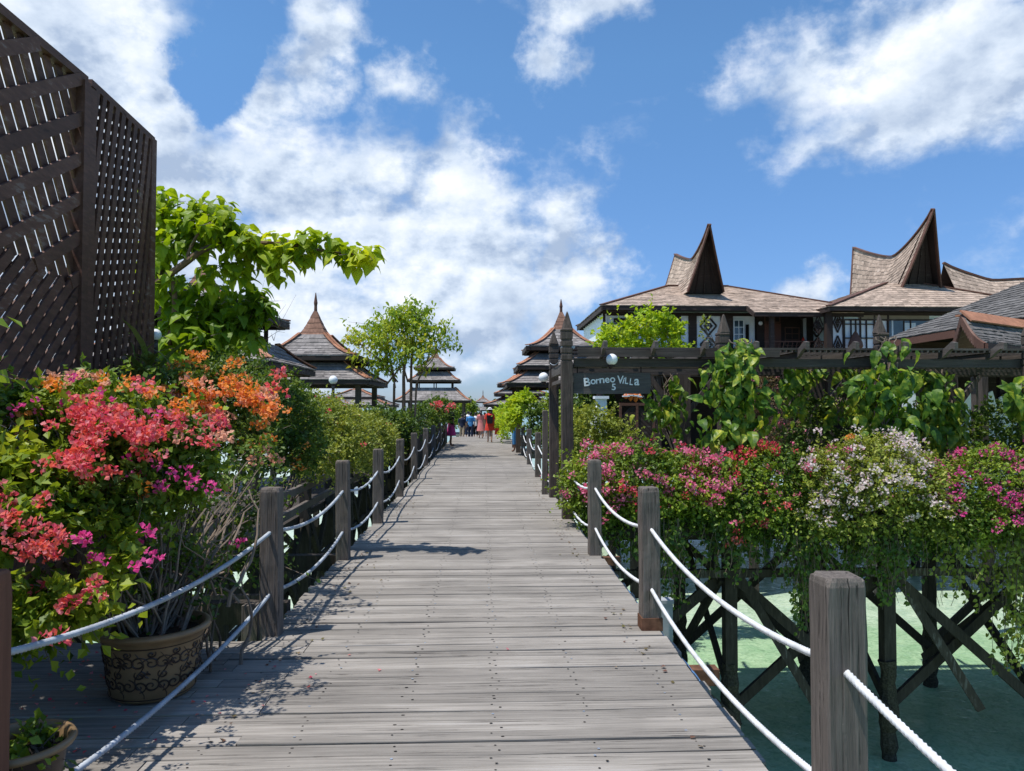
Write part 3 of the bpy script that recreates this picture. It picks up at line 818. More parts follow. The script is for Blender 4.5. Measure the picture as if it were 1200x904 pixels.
def build_pergola():
    rng = random.Random(4)
    # the two gate posts
    g = thing('sign_gate', (1.25, 12, 0), 'dark timber gate of two tall pointed posts holding the name board', 'gate')
    mb = MB(); post_mb(mb, GATE1[0], GATE1[1], -.4, 2.86, .165, rng, point=.14, grooves=True, steps=24); mb.build('gate_post', MAT['postdark'], g)
    mb = MB(); post_mb(mb, GATE2[0], GATE2[1], -.4, 2.86, .165, rng, point=.12, grooves=True, steps=24); mb.build('gate_post', MAT['postdark'], g)
    mb = MB(); post_mb(mb, GATE2[0] - .13, GATE2[1] + .45, -.1, 1.55, .10, rng, steps=8); mb.build('short_post', MAT['post'], g)
    mb = MB(); mb.beam((1.25, 10.9, 2.21), (1.25, 13.2, 2.21), .06, .15); mb.beam((1.25, 10.9, 2.02), (1.25, 13.2, 2.02), .05, .06); mb.build('lintel', MAT['pergola'], g)
    mb = MB(); a, b = Vector((1.2, 10.72, 2.47)), Vector((1.2, 13.25, 2.40))
    mb.tube([a.lerp(b, t / 12) - Vector((0, 0, .12 * 4 * (t / 12) * (1 - t / 12))) for t in range(13)], .006, 5)
    for k in range(3): mb.tube([(1.23 + .092 * sx, 10.75 + .092 * sy, 2.46 + .012 * k) for sx, sy in ((-1, -1), (1, -1), (1, 1), (-1, 1), (-1, -1))], .006, 5)
    mb.build('tie_cord', MAT['ropeshade'], g)
    # pergola
    p = thing('pergola', (7, 12, 0), 'long dark timber pergola with carved rafters over the side walkway', 'pergola')
    X1 = 13.0
    for (yy, z) in ((10.75, 2.255), (13.3, 2.255)):
        mb = MB(); mb.beam((1.32, yy, z), (X1, yy, z), .07, .12); mb.beam((1.32, yy + .08, z - .04), (X1, yy + .08, z - .04), .05, .08); mb.build('beam', MAT['pergolax'], p)
    mb = MB(); mb.beam((1.34, 12.05, 2.25), (X1, 12.05, 2.25), .06, .12); mb.build('beam', MAT['pergolax'], p)
    x = 1.72
    while x < X1:
        mb = MB(); wave_rafter(mb, x, 10.75, 13.3, 2.36, .2); mb.build('rafter', MAT['pergola'], p); x += .72
    # thin battens across between the rafters on the right half
    mb = MB(); x = 4.05
    while x < X1:
        mb.beam((x, 10.62 + rng.uniform(-.01, .01), 2.425), (x, 13.4, 2.425), .028, .03); x += .085
    mb.build('battens', MAT['pergola'], p)
    mb = MB()
    for yy in (10.66, 11.4, 12.2, 13.0): mb.beam((1.36, yy, 2.455), (X1, yy, 2.455), .10 if yy < 10.9 else .05, .03)
    mb.beam((1.36, 10.60, 2.385), (4.3, 10.60, 2.385), .02, .10)
    mb.build('top_rails', MAT['pergolax'], p)
    for i, xx in enumerate(PX[1:]):
        mb = MB(); post_mb(mb, xx, 10.62, -.1, 2.80, .165, rng, point=.16, grooves=True, steps=20); mb.build('column', MAT['postdark'], p)
    for i, xx in enumerate([3.6, 6.05, 8.5, 10.9]):
        mb = MB(); mb.beam((xx, 13.3, 0), (xx, 13.3, 2.19), .24, .24, (0, 1, 0))
        for s_ in (-1, 1): mb.beam((xx + s_ * .1, 13.3, 1.5), (xx + s_ * .62, 13.3, 2.19), .07, .09)
        mb.build('column', MAT['postdark'], p)
    # name board
    s = thing('name_board', (1.98, 10.8, 2.0), 'dark name board with white hand-painted lettering hanging under the pergola beam', 'sign')
    mb = MB(); y0 = 10.72
    a = P(672, 437.5, y0); b = P(762, 461.5, y0)
    bw, bz0, bz1 = b.x - a.x, b.z, a.z
    prof = [(a.x, bz1), (a.x + bw * .5, bz1 + .012), (b.x, bz1 + .004), (b.x + .012, (bz0 + bz1) / 2), (b.x, bz0), (a.x + bw * .4, bz0 - .006), (a.x, bz0)]
    mb.poly_prism([(q[0], y0, q[1]) for q in prof], (0, .04, 0)); mb.build('board', MAT['board'], s)
    for xx in (a.x + .06, b.x - .13): mb = MB(); mb.tube([(xx, y0 + .02, bz1 - .02), (xx, y0 + .02, 2.22)], .008, 6); mb.build('hanger', MAT['nail'], s)
    tb = []
    def glyph(ch, px, py, hpx, rot=0, sxx=1.0):
        cu = bpy.data.curves.new('t', 'FONT'); cu.body = ch; cu.size = 1; cu.extrude = 0.0; cu.offset = 0.020
        o = bpy.data.objects.new('t', cu); COL.objects.link(o)
        dg = bpy.context.evaluated_depsgraph_get(); dg.update(); me = o.evaluated_get(dg).to_mesh()
        V = [v.co.copy() for v in me.vertices]; Fs = [tuple(f.vertices) for f in me.polygons]
        ys = [v.y for v in V]; xs = [v.x for v in V]; h = max(ys) - min(ys); sc = hpx * y0 / FPX / h
        bl = P(px, py, y0); cr, sr = math.cos(rot), math.sin(rot); out = []
        for v in V:
            xx, zz = (v.x - min(xs)) * sc * sxx, (v.y - min(ys)) * sc
            out.append((bl.x + xx * cr - zz * sr, y0 - .003, bl.z + xx * sr + zz * cr))
        bpy.data.objects.remove(o); bpy.data.curves.remove(cu)
        tb.append((out, Fs))
    # scale of the close photo crop: 8.571 px per photo px from (660, 430)
    def g8(ch, x, y, h, rot=0, sxx=1.0): glyph(ch, 660 + x / 8.571, 430 + y / 8.571, h / 8.571, rot, sxx)
    g8('B', 212, 197, 84, .10, 1.1); g8('o', 276, 178, 52, .05); g8('r', 330, 172, 50, .05); g8('n', 364, 166, 52, .03, 1.2); g8('e', 420, 162, 52, 0); g8('o', 470, 158, 52, 0)
    g8('V', 540, 168, 80, -.04, .9); g8('i', 592, 168, 62, -.28); g8('L', 618, 172, 68, -.1, .8); g8('L', 665, 182, 66, -.12, .8); g8('a', 712, 186, 66, -.05, .95)
    g8('5', 488, 236, 66, .02, 1.05)
    mb = MB()
    for out, Fs in tb: mb.add(out, Fs)
    mb.build('lettering', MAT['signpaint'], s)
    return


build_pergola()

# ------------------------------------------------------------------ left: trestle, lattice screen


def build_left_side():
    mb = MB()
    x = -4.7; s = thing('planter_walkway', (-3.2, 12, 0), 'dark timber trestle walkway carrying the left hedge above the water', 'walkway')
    mb.box((-3.75, 17, -.1), (1.9, 22, .1)); mb.build('platform', MAT['under'], s)
    mb = MB()
    for z in (.42, .14): mb.beam((-2.66, 5.9, z), (-2.66, 28, z), .07, .10)
    mb.build('rail', MAT['post'], s)
    ys = list(np.arange(6.0, 28.5, 1.85))
    for i, y in enumerate(ys):
        p = MB(); p.beam((-2.72, y, .5), (-2.72, y, WATER_Z - .3), .15, .15, (0, 1, 0)); p.beam((-4.6, y, -.15), (-4.6, y, WATER_Z - .3), .15, .15, (0, 1, 0))
        p.beam((-2.65, y + .1, -.3), (-4.6, y + .1, -2.4), .06, .13); p.beam((-4.6, y - .1, -.3), (-2.65, y - .1, -2.4), .06, .13)
        p.build('pile_frame', MAT['under'], s)
        if i + 1 < len(ys):
            p = MB(); y2 = ys[i + 1]
            for xx in (-2.66,):
                p.beam((xx, y, -.1), (xx, y2, -1.9), .06, .12); p.beam((xx - .1, y2, -.1), (xx - .1, y, -1.9), .06, .12); p.beam((xx - .02, y, -.85), (xx - .02, y2, -.85), .05, .10)
            p.build('cross_brace', MAT['under'], s)
    # cross beams to the left of the first post, and the short stub
    t = thing('side_landing', (-1.9, 5.6, 0), 'dark landing beams and stub post left of the nearest railing post', 'landing')
    mb = MB(); mb.beam((-3.4, 6.05, -.03), (-1.55, 6.05, -.03), .12, .17); mb.beam((-3.4, 8.4, -.12), (-1.55, 8.4, -.12), .12, .17); mb.beam((-3.2, 5.9, -.75), (-1.5, 7.6, -1.5), .08, .14)
    mb.build('beam', MAT['under'], t)
    mb = MB(); mb.beam((-2.3, 5.62, .20), (-1.56, 5.62, .20), .05, .03); mb.build('handrail', MAT['post'], t)
    mb = MB(); mb.beam((-1.66, 5.45, -.1), (-1.66, 5.45, .19), .11, .11, (0, 1, 0)); mb.build('stub_post', MAT['post'], t)


build_left_side()


def clip_seg(poly, p, d):
    """clip the infinite line p + t d to a convex polygon (2D)"""
    t0, t1 = -1e9, 1e9; n = len(poly)
    area = sum(poly[i][0] * poly[(i + 1) % n][1] - poly[(i + 1) % n][0] * poly[i][1] for i in range(n))
    for i in range(n):
        a, b = poly[i], poly[(i + 1) % n]; ex, ey = b[0] - a[0], b[1] - a[1]
        nx, ny = (-ey, ex) if area > 0 else (ey, -ex)
        num = (p[0] - a[0]) * nx + (p[1] - a[1]) * ny; den = d[0] * nx + d[1] * ny
        if abs(den) < 1e-9:
            if num < 0: return None
            continue
        t = -num / den
        if den > 0: t0 = max(t0, t)
        else: t1 = min(t1, t)
    return (t0, t1) if t1 - t0 > .03 else None


def slats(mb, poly, ang, width, pitch, x, thick, rng, start=0.0):
    d = (math.cos(ang), math.sin(ang)); n = (-d[1], d[0])
    vals = [q[0] * n[0] + q[1] * n[1] for q in poly]; c = min(vals) + start
    while c < max(vals):
        wj = width * rng.uniform(.94, 1.06)
        r = clip_seg(poly, (n[0] * c, n[1] * c), d)
        if r:
            a = (n[0] * c + d[0] * r[0], n[1] * c + d[1] * r[0]); b = (n[0] * c + d[0] * r[1], n[1] * c + d[1] * r[1])
            mb.beam((x + rng.uniform(-.003, .003), a[0], a[1]), (x, b[0], b[1]), thick, wj, (0, -d[1], d[0]) if True else None)
        c += pitch * rng.uniform(.97, 1.03)


def build_lattice():
    rng = random.Random(3)
    X = -3.5
    t = thing('lattice_screen', (X, 5, 0), 'tall dark brown screen of crossed diagonal boards at the left edge', 'lattice screen')
    top = 4.42; Yr = 6.48
    up = [(2.4, 3.12), (Yr, 2.62), (Yr, top), (2.4, top)]
    lo = [(2.4, .3), (Yr, .3), (Yr, 2.62), (2.4, 3.12)]
    mb = MB(); slats(mb, up, R_(30), .105, .30, X + .05, .03, rng, .1); slats(mb, lo, R_(46), .080, .108, X + .05, .022, rng); mb.build('front_boards', MAT['lattice'], t)
    mb = MB(); slats(mb, up, R_(-60), .095, .145, X, .022, rng); slats(mb, lo, R_(-38), .112, .20, X, .022, rng); mb.build('back_boards', MAT['lattice'], t)
    mb = MB(); mb.beam((X, 2.4, top + .03), (X, Yr + .05, top + .03), .12, .07); mb.beam((X + .02, Yr, .2), (X + .02, Yr, top), .13, .10, (0, 1, 0)); mb.beam((X - .06, 4.4, .2), (X - .06, 4.4, top), .06, .10, (0, 1, 0))
    mb.build('frame', MAT['lattice'], t)
    mb = MB(); mb.box((X, 5.2, .15), (.05, 5.4, .42)); mb.build('base_board', MAT['lattice'], t)
    t = thing('lattice_screen', (X, 7.2, 0), 'narrower dark screen of fine woven slats beside the broad-leaved tree', 'lattice screen')
    y0, y1 = 6.66, 7.82
    poly = [(y0, .3), (y1, .3), (y1, 4.40), (y0, 4.46)]
    mb = MB(); slats(mb, poly, R_(80), .070, .120, X + .04, .02, rng); mb.build('front_boards', MAT['lattice'], t)
    mb = MB(); slats(mb, poly, R_(12), .066, .100, X, .02, rng); mb.build('back_boards', MAT['lattice'], t)
    mb = MB(); mb.beam((X, y0 - .05, 4.47), (X, y1 + .05, 4.41), .10, .06)
    for yy in (y0 - .03, y1 + .03): mb.beam((X, yy, .2), (X, yy, 4.42), .11, .11, (0, 1, 0))
    mb.build('frame', MAT['lattice'], t)


build_lattice()

# ------------------------------------------------------------------ roofs


def shingle_patch(mb, f, rows, sw, lift, seed, m=0, under=1, jit=.25):
    rng = random.Random(seed)
    for j in range(rows):
        v0, v1 = j / rows, min(1.0, (j + 1.25) / rows)
        A, B = f(0, v0), f(1, v0); wd = (B - A).length
        n = max(1, int(wd / sw)); off = rng.random() * .5 if n > 3 else 0
        cuts = [0.0] + [min(1, (k + off + rng.uniform(-.15, .15)) / n) for k in range(1 if off < .3 else 0, n + 1)]
        cuts = sorted(c for c in cuts if c < .997) + [1.0]
        nr = (f(min(1, .55), v0) - f(.45, v0)).cross(f(.5, min(1, v0 + .5 / rows)) - f(.5, v0)); nr = nr.normalized()
        if nr.z < 0: nr = -nr
        for u0, u1 in zip(cuts[:-1], cuts[1:]):
            if u1 - u0 < 1e-4: continue
            g = .0015 * (u1 - u0)
            dv = rng.uniform(-jit, jit) * .35 / rows
            l = lift * rng.uniform(.8, 1.25)
            a, b = f(u0 + g, max(0, v0 + dv) if j else v0 + min(0, dv)), f(u1 - g, max(0, v0 + dv) if j else v0 + min(0, dv)); c, d = f(u1 - g, v1), f(u0 + g, v1)
            q0 = len(mb.v); mb.mat = m
            mb.v += [tuple(a + nr * l), tuple(b + nr * l), tuple(c + nr * l * .3), tuple(d + nr * l * .3), tuple(a - nr * .002), tuple(b - nr * .002)]
            mb.face((q0, q0 + 1, q0 + 2, q0 + 3)); mb.face((q0 + 4, q0 + 5, q0 + 1, q0)); mb.face((q0, q0 + 3, q0 + 4)); mb.face((q0 + 1, q0 + 5, q0 + 2))
    mb.mat = under
    K = 6; b0 = len(mb.v)
    for j in range(K + 1):
        for i in range(3):
            p = f(i / 2, j / K); mb.v.append((p.x, p.y, p.z - .03))
    for j in range(K):
        for i in range(2): a = b0 + j * 3 + i; mb.face((a, a + 3, a + 4, a + 1))
    mb.mat = 0


def quadf(p00, p10, p11, p01, sag=0.0):
    p00, p10, p11, p01 = map(Vector, (p00, p10, p11, p01))
    def f(u, v):
        p = p00.lerp(p10, u).lerp(p01.lerp(p11, u), v)
        if sag: p.z -= sag * 4 * v * (1 - v)
        return p
    return f


def hip_tier(mb, cx, cy, h0, z0, h1, z1, sag, rows, sw, lift, seed, hx=1.0):
    """four shingled slopes from half width h0 at the eave to h1 at the top"""
    def hw(v): return h0 + (h1 - h0) * v, z0 + (z1 - z0) * v - sag * 4 * v * (1 - v)
    for k in range(4):
        def f(u, v, k=k):
            h, z = hw(v); t = -1 + 2 * u
            x, y = [(t, -1), (1, t), (-t, 1), (-1, -t)][k]
            return Vector((cx + x * h * hx, cy + y * h, z))
        shingle_patch(mb, f, rows, sw, lift, seed + k)
    return hw


def pavilion(cx, cy, base, tiers, spire, label, detail=1.0, group='pointed wooden pavilions', posts=True, mat='shinglegrey', hx=1.0):
    """tiers: (eave half width, eave z, top half width, top z, sag); spire: (base half width, base z, apex z, finial z)"""
    t = thing('pavilion', (cx, cy, base), label, 'pavilion', group)
    for i, (h0, z0, h1, z1, sag) in enumerate(tiers):
        mb = MB(); sw = .22 / detail; rows = max(3, int(math.hypot(h0 - h1, z1 - z0) / (.16 / detail)))
        hw = hip_tier(mb, cx, cy, h0, z0, h1, z1, sag, rows, sw, .03, int(cx * 10 + i * 31), hx)
        roof = mb.build('roof', [MAT[mat], MAT['darkbrown']], t)
        for sx, sy in ((-1, -1), (1, -1), (1, 1), (-1, 1)):
            rb = MB(); prev = None
            for k in range(7):
                h, z = hw(k / 6); p = Vector((cx + sx * h * hx, cy + sy * h, z + .045))
                if prev is not None:
                    # two boards folded over the hip
                    for dx, dy in ((-sx, 0), (0, -sy)):
                        o = Vector((dx, dy, 0)) * .06
                        rb.beam(prev + o + Vector((0, 0, .02)), p + o + Vector((0, 0, .02)), .13, .03, (0, 0, 1))
                prev = p
            rb.build('hip_board', MAT['terracotta'], roof)
        fb = MB(); e = h0 * hx
        for k, (a, b) in enumerate((((-e, -h0), (e, -h0)), ((e, -h0), (e, h0)), ((e, h0), (-e, h0)), ((-e, h0), (-e, -h0)))):
            fb.beam((cx + a[0] * .985, cy + a[1] * .985, z0 - .075), (cx + b[0] * .985, cy + b[1] * .985, z0 - .075), .05, .12)
            fb.beam((cx + a[0] * .93, cy + a[1] * .93, z0 - .09), (cx + b[0] * .93, cy + b[1] * .93, z0 - .09), .05, .13)
        fb.build('fascia', MAT['darkbrown'], roof)
        if i > 0:
            # open lantern storey under this tier
            ph1, pz1 = tiers[i - 1][2], tiers[i - 1][3]
            q = ph1 * .82
            for sx in (-1, 0, 1):
                for sy in (-1, 0, 1):
                    if sx or sy: sb = MB(); sb.beam((cx + sx * q * hx, cy + sy * q, pz1 - .35), (cx + sx * q * hx, cy + sy * q, z0 + .12), .08, .08, (0, 1, 0)); sb.build('lantern_post', MAT['darkbrown'], t)
            sb = MB(); sb.box((cx, cy, pz1 - .0), (ph1 * 1.9 * hx, ph1 * 1.9, .05)); sb.build('lantern_floor', MAT['darkbrown'], t)
    if spire:
        hb, zb, za, zf = spire
        mb = MB(); hip_tier(mb, cx, cy, hb, zb, .05, za, (za - zb) * .10, 5, .2, .02, int(cx * 7)); 
        r = mb.build('spire', [MAT['spire'], MAT['darkbrown']], t)
        mb = MB(); mb.tube([(cx, cy, za - .1), (cx, cy, za + (zf - za) * .3), (cx, cy, za + (zf - za) * .45), (cx, cy, zf)], [.06, .05, .065, .012], 8); mb.build('finial', MAT['brown'], r)
    h0 = tiers[0][0]; fx0, fx1 = cx - h0 * .95, cx + h0 * .95
    if cx > 0: fx0 = max(fx0, deck_right(cy) + .08)
    else: fx1 = min(fx1, deck_left(cy) - .08)
    if abs(cx) > .5:
        mb = MB(); mb.box(((fx0 + fx1) / 2, cy, base - .02), (fx1 - fx0, h0 * 1.9, .14)); mb.build('floor', MAT['deck'], t)
        for sx in (fx0 + .2, fx1 - .2):
            for sy in (-1, 1): mb = MB(); mb.beam((sx, cy + sy * h0 * .8, base - .05), (sx, cy + sy * h0 * .8, WATER_Z - .3), .16, .16, (0, 1, 0)); mb.build('pile', MAT['under'], t)
    if posts:
        h0, z0 = tiers[0][0], tiers[0][1]; q = h0 * .80
        for sx, sy in ((-1, -1), (1, -1), (1, 1), (-1, 1)):
            mb = MB(); mb.beam((cx + sx * q * hx, cy + sy * q, base), (cx + sx * q * hx, cy + sy * q, z0 + .1), .17, .17, (0, 1, 0)); mb.build('post', MAT['postdark'], t)
    return t


def build_pavilions():
    E = EYE
    # left, half hidden by the broad-leaved tree
    pavilion(-5.95, 16.0, -.1, [(1.95, E + .88, 1.25, E + 1.40, .05), (1.45, E + 1.95, .32, E + 2.45, .12)], (.34, E + 2.42, E + 3.0, E + 3.4), 'dark roofed pavilion half hidden behind the broad-leaved tree')
    pavilion(-5.6, 25.0, -.1, [(2.15, E + .85, 1.30, E + 1.42, .05), (1.72, E + 1.62, .45, E + 2.40, .18)], (.46, E + 2.36, E + 3.22, E + 3.85), 'two-tiered pavilion with a tall orange spire left of the thin tree')
    pavilion(-7.6, 45.0, -.1, [(2.3, E + .15, 1.3, E + .55, .05), (1.5, E + .62, .3, E + 1.05, .06)], (.3, E + 1.03, E + 1.3, E + 1.5), 'small low far pavilion behind the two-tiered one', .6)
    pavilion(-3.85, 60.0, -.5, [(2.9, E + .55, 1.7, E + 1.55, .12), (2.05, E + 2.15, 1.15, E + 2.85, .12), (1.60, E + 3.15, .4, E + 3.95, .2)], (.42, E + 3.9, E + 4.75, E + 5.4), 'three-tiered pavilion right behind the thin tree on the left', .6)
    pavilion(2.98, 28.2, -.1, [(2.15, E + .86, 1.35, E + 1.38, .04), (1.75, E + 1.50, 1.05, E + 1.98, .05), (1.42, E + 2.22, .36, E + 2.95, .14)], (.38, E + 2.9, E + 3.65, E + 4.15), 'three-tiered pavilion behind the sign gate with orange hips', 1.0)
    pavilion(2.25, 46.0, -.5, [(2.2, E + .18, 1.0, E + .62, .05), (1.55, E + .85, .9, E + 1.15, .03), (1.35, E + 1.42, .3, E + 1.95, .1)], (.32, E + 1.9, E + 2.4, E + 2.8), 'smaller far pavilion left of the gate pavilion', .6)
    pavilion(0.0, 112.0, -.5, [(2.3, E - .35, 1.5, E + .12, .05), (1.25, E + .85, .4, E + 1.35, .1)], (.4, E + 1.3, E + 1.9, E + 2.7), 'tiny spired pavilion closing the far end of the boardwalk', .5)


build_pavilions()


def saddle_roof(name, parent, apexF, apexB, sagz, baseFL, baseFR, baseBL, baseBR, rows, seed, mat='shingle', leanin=.35):
    """upswept saddle roof: ridge from front apex to back apex, sagging in the middle; open dark gables"""
    aF, aB = Vector(apexF), Vector(apexB)
    def ridge(u):
        p = aF.lerp(aB, u); zl = aF.z * (1 - u) + aB.z * u
        w_ = u ** .85; s = 1 - abs(2 * w_ - 1) ** 1.35; p.z = zl - (zl - sagz) * s
        return p
    mb = MB()
    for (F_, B_) in ((baseFL, baseBL), (baseFR, baseBR)):
        F_, B_ = Vector(F_), Vector(B_)
        def f(u, v, F_=F_, B_=B_):
            uu = u
            b = F_.lerp(B_, uu); r = ridge(uu)
            p = b.lerp(r, v); p.z -= .05 * math.sin(math.pi * v) * (r.z - b.z) * .5
            return p
        # shingles laid in courses
        K = 14
        for k in range(K):
            def g(u, v, k=k, f=f): return f((k + u) / K, v)
            shingle_patch(mb, g, rows, .24, .03, seed + k)
    o = mb.build('saddle_roof', [MAT[mat], MAT['darkbrown']], parent)
    rb = MB(); pr = None
    for k in range(25):
        p = ridge(k / 24) + Vector((0, 0, .05))
        if pr is not None: rb.beam(pr, p, .20, .07)
        pr = p
    rb.build('ridge_boards', MAT['brown'], o)
    # barge boards and dark gable infill
    for (ap, L_, R2, sgn) in ((aF, baseFL, baseFR, -1), (aB, baseBL, baseBR, 1)):
        L_, R2 = Vector(L_), Vector(R2); bb = MB()
        for side in (L_, R2):
            pts = []
            for k in range(9):
                v = k / 8; p = side.lerp(ap, v); p.z -= .05 * math.sin(math.pi * v) * (ap.z - side.z) * .5; pts.append(p + Vector((0, sgn * .03, .02)))
            for a, b in zip(pts[:-1], pts[1:]): bb.beam(a, b, .07, .20, (0, 1, 0)) if False else bb.beam(a, b, .20, .07, (1, 0, 0))
        bb.build('barge_board', MAT['brown'], o)
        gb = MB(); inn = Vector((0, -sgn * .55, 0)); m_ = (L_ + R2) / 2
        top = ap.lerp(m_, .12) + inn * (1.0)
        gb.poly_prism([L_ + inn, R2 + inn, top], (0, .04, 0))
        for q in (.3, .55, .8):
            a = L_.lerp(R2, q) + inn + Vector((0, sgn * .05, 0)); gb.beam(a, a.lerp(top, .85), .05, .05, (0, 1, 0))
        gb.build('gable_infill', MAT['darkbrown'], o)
    return o


def diamond(mb, cx, cz, y, w, h, t=.09):
    for s in (1.0, .45):
        P4 = [(cx - w * s, cz), (cx, cz + h * s), (cx + w * s, cz), (cx, cz - h * s)]
        for i in range(4):
            a, b = P4[i], P4[(i + 1) % 4]; mb.beam((a[0], y, a[1]), (b[0], y, b[1]), t * (1.0 if s == 1 else .8), .03, (0, 1, 0))
    mb.beam((cx - w * .6, y - .004, cz + h * .0), (cx + w * .6, y - .004, cz), .03, .02, (0, 1, 0)); mb.beam((cx, y - .006, cz - h * .6), (cx, y - .006, cz + h * .6), .03, .02, (0, 1, 0))


def build_villa1():
    E = EYE; Y0 = 36.0; ez = E + 5.0
    v = thing('villa', (12, 41, 0), 'brown shingled villa with a white half-timbered wall behind the yellow-green tree', 'villa', 'villas with upswept horn roofs')
    xl, xr = 5.78, 18.3; yb = 45.5; tz = E + 6.72; rx0, rx1, ry = 10.2, 13.6, 40.6
    mb = MB()
    fr = [(xl, Y0, ez), (xr, Y0, ez), (rx1, ry, tz), (rx0, ry, tz)]
    for k, q in enumerate([fr, [(xr, Y0, ez), (xr, yb, ez), (rx1, ry, tz), (rx1, ry, tz)], [(xr, yb, ez), (xl, yb, ez), (rx0, ry, tz), (rx1, ry, tz)], [(xl, yb, ez), (xl, Y0, ez), (rx0, ry, tz), (rx0, ry, tz)]]):
        shingle_patch(mb, quadf(*q), 15, .27, .035, 40 + k)
    # verandah skirt, carried further down on the right
    vx = P(885, 364, 34.9).x
    shingle_patch(mb, quadf((vx, 34.9, E + 4.55), (xr, 34.9, E + 4.55), (xr, 36.1, ez + .02), (vx, 36.1, ez + .02)), 4, .27, .035, 60)
    roof = mb.build('roof', [MAT['shingle'], MAT['darkbrown']], v)
    for a, b in (((xl, Y0, ez), (rx0, ry, tz)), ((xr, Y0, ez), (rx1, ry, tz)), ((xl, yb, ez), (rx0, ry, tz)), ((rx0, ry, tz), (rx1, ry, tz))):
        hb = MB(); hb.beam(Vector(a) + Vector((0, 0, .05)), Vector(b) + Vector((0, 0, .05)), .25, .06); hb.build('hip_board', MAT['brown'], roof)
    fb = MB()
    fb.beam((xl, Y0 + .04, ez - .11), (vx, Y0 + .04, ez - .11), .06, .20); fb.beam((vx, 34.94, E + 4.45), (xr, 34.94, E + 4.45), .06, .16)
    fb.beam((vx, 34.95, E + 4.45), (vx, Y0 + .04, ez - .08), .06, .22); fb.beam((xl + .04, Y0, ez - .13), (xl + .04, yb, ez - .13), .06, .24)
    fb.box(((xl + xr) / 2, (Y0 + yb) / 2, ez - .08), (xr - xl - .3, yb - Y0 - .3, .05))
    for k in range(14): fb.beam((xl + .1, Y0 + .4 + k * .68, ez - .2), (xl + 1.4, Y0 + .4 + k * .68, ez - .2), .07, .12)
    fb.build('fascia', MAT['darkbrown'], roof)
    aX = 11.35
    saddle_roof('saddle', v, (aX, 36.6, P(835, 264, 36.6).z), (aX + .1, 43.6, P(796, 299, 43.6).z), E + 8.05,
                (P(805, 333, 38).x, 37.9, E + 6.0), (P(847, 333, 38).x, 37.9, E + 6.0), (10.3, 43.0, E + 5.9), (12.7, 43.0, E + 5.9), 12, 90)
    # walls
    Yw = 37.2
    X = lambda px: P(px, 390, Yw).x
    Z = lambda py: P(820, py, Yw).z
    z0 = Z(413)
    w = MB(); w.box(((X(707) + xr - .8) / 2, Yw + .15, (ez - .15 + z0) / 2), (xr - .8 - X(707), .2, ez - .15 - z0)); w.box((X(707) + .1, (Yw + yb - 1.0) / 2, (ez - .15 + z0) / 2), (.2, yb - 1 - Yw, ez - .15 - z0))
    w.build('wall', MAT['white'], v)
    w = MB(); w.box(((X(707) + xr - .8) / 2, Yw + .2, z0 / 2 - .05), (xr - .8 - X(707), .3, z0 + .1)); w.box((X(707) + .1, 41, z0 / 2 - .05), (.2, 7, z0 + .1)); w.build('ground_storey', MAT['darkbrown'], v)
    zoom = lambda a: 660 + a / 4.0
    fr = MB(); y = Yw + .02; H = ez - .2
    for a, b in ((510, 552), (588, 626), (738, 796), (1112, 1124), (1142, 1172)):
        fr.box(((X(zoom(a)) + X(zoom(b))) / 2, y, (H + z0) / 2), (X(zoom(b)) - X(zoom(a)), .08, H - z0))
    for a in (192, 305, 398): fr.box((X(zoom(a)), y, (H + z0) / 2), (.12, .09, H - z0))
    fr.box((X(zoom(350)), y, Z(376)), (X(zoom(420)) - X(zoom(195)), .085, .22)); fr.box((12, y - .01, H - .06), (11.5, .10, .16))
    fr.box(((X(zoom(905)) + X(zoom(1110))) / 2, y, (H + z0) / 2), (X(zoom(1110)) - X(zoom(905)), .06, H - z0))
    fr.build('timber_frame', MAT['darkbrown'], v)
    for q in ((681, 382, .42, .48), (681, 404, .42, .42), (1190, 385, .30, .42), (1190, 405, .30, .38)):
        dm = MB(); diamond(dm, X(zoom(q[0])), Z(q[1]), y, q[2], q[3]); dm.build('diamond_motif', MAT['darkbrown'], v)
    def window(px0, px1, py0, py1, nx, nz, frame='white', glass='glass', name='window'):
        m = MB(); x0, x1, za, zb = X(px0), X(px1), Z(py1), Z(py0); yy = y - .02; t = .05
        for xx in (x0, x1): m.box((xx, yy, (za + zb) / 2), (t, .07, zb - za + t))
        for zz in (za, zb): m.box(((x0 + x1) / 2, yy - .002, zz), (x1 - x0, .07, t))
        for k in range(1, nx): m.box((x0 + (x1 - x0) * k / nx, yy - .004, (za + zb) / 2), (t * .7, .05, zb - za))
        for k in range(1, nz): m.box(((x0 + x1) / 2, yy - .006, za + (zb - za) * k / nz), (x1 - x0, .05, t * .7))
        o = m.build(name, MAT[frame], v)
        g = MB(); g.box(((x0 + x1) / 2, yy + .01, (za + zb) / 2), (x1 - x0, .03, zb - za)); g.build('pane', MAT[glass], o)
    window(zoom(800), zoom(846), zoom(0) - 660 + 240 + 541 / 4 - 0, 240 + 640 / 4, 2, 3)
    window(zoom(200), zoom(300), 240 + 560 / 4, 240 + 665 / 4, 3, 2, 'darkbrown', 'curtain')
    window(zoom(312), zoom(395), 240 + 530 / 4, 240 + 665 / 4, 3, 2, 'darkbrown', 'curtain')
    window(zoom(1040), zoom(1105), 240 + 575 / 4, 240 + 660 / 4, 2, 3, 'brown', 'glass')
    window(zoom(945), zoom(1015), 240 + 515 / 4, 240 + 550 / 4, 3, 1, 'brown', 'glass')
    m = MB(); x0, x1 = X(zoom(943)), X(zoom(1020)); za, zb = z0, Z(240 + 556 / 4)
    m.box(((x0 + x1) / 2, y - .03, (za + zb) / 2), (x1 - x0, .06, zb - za))
    k = za + .06
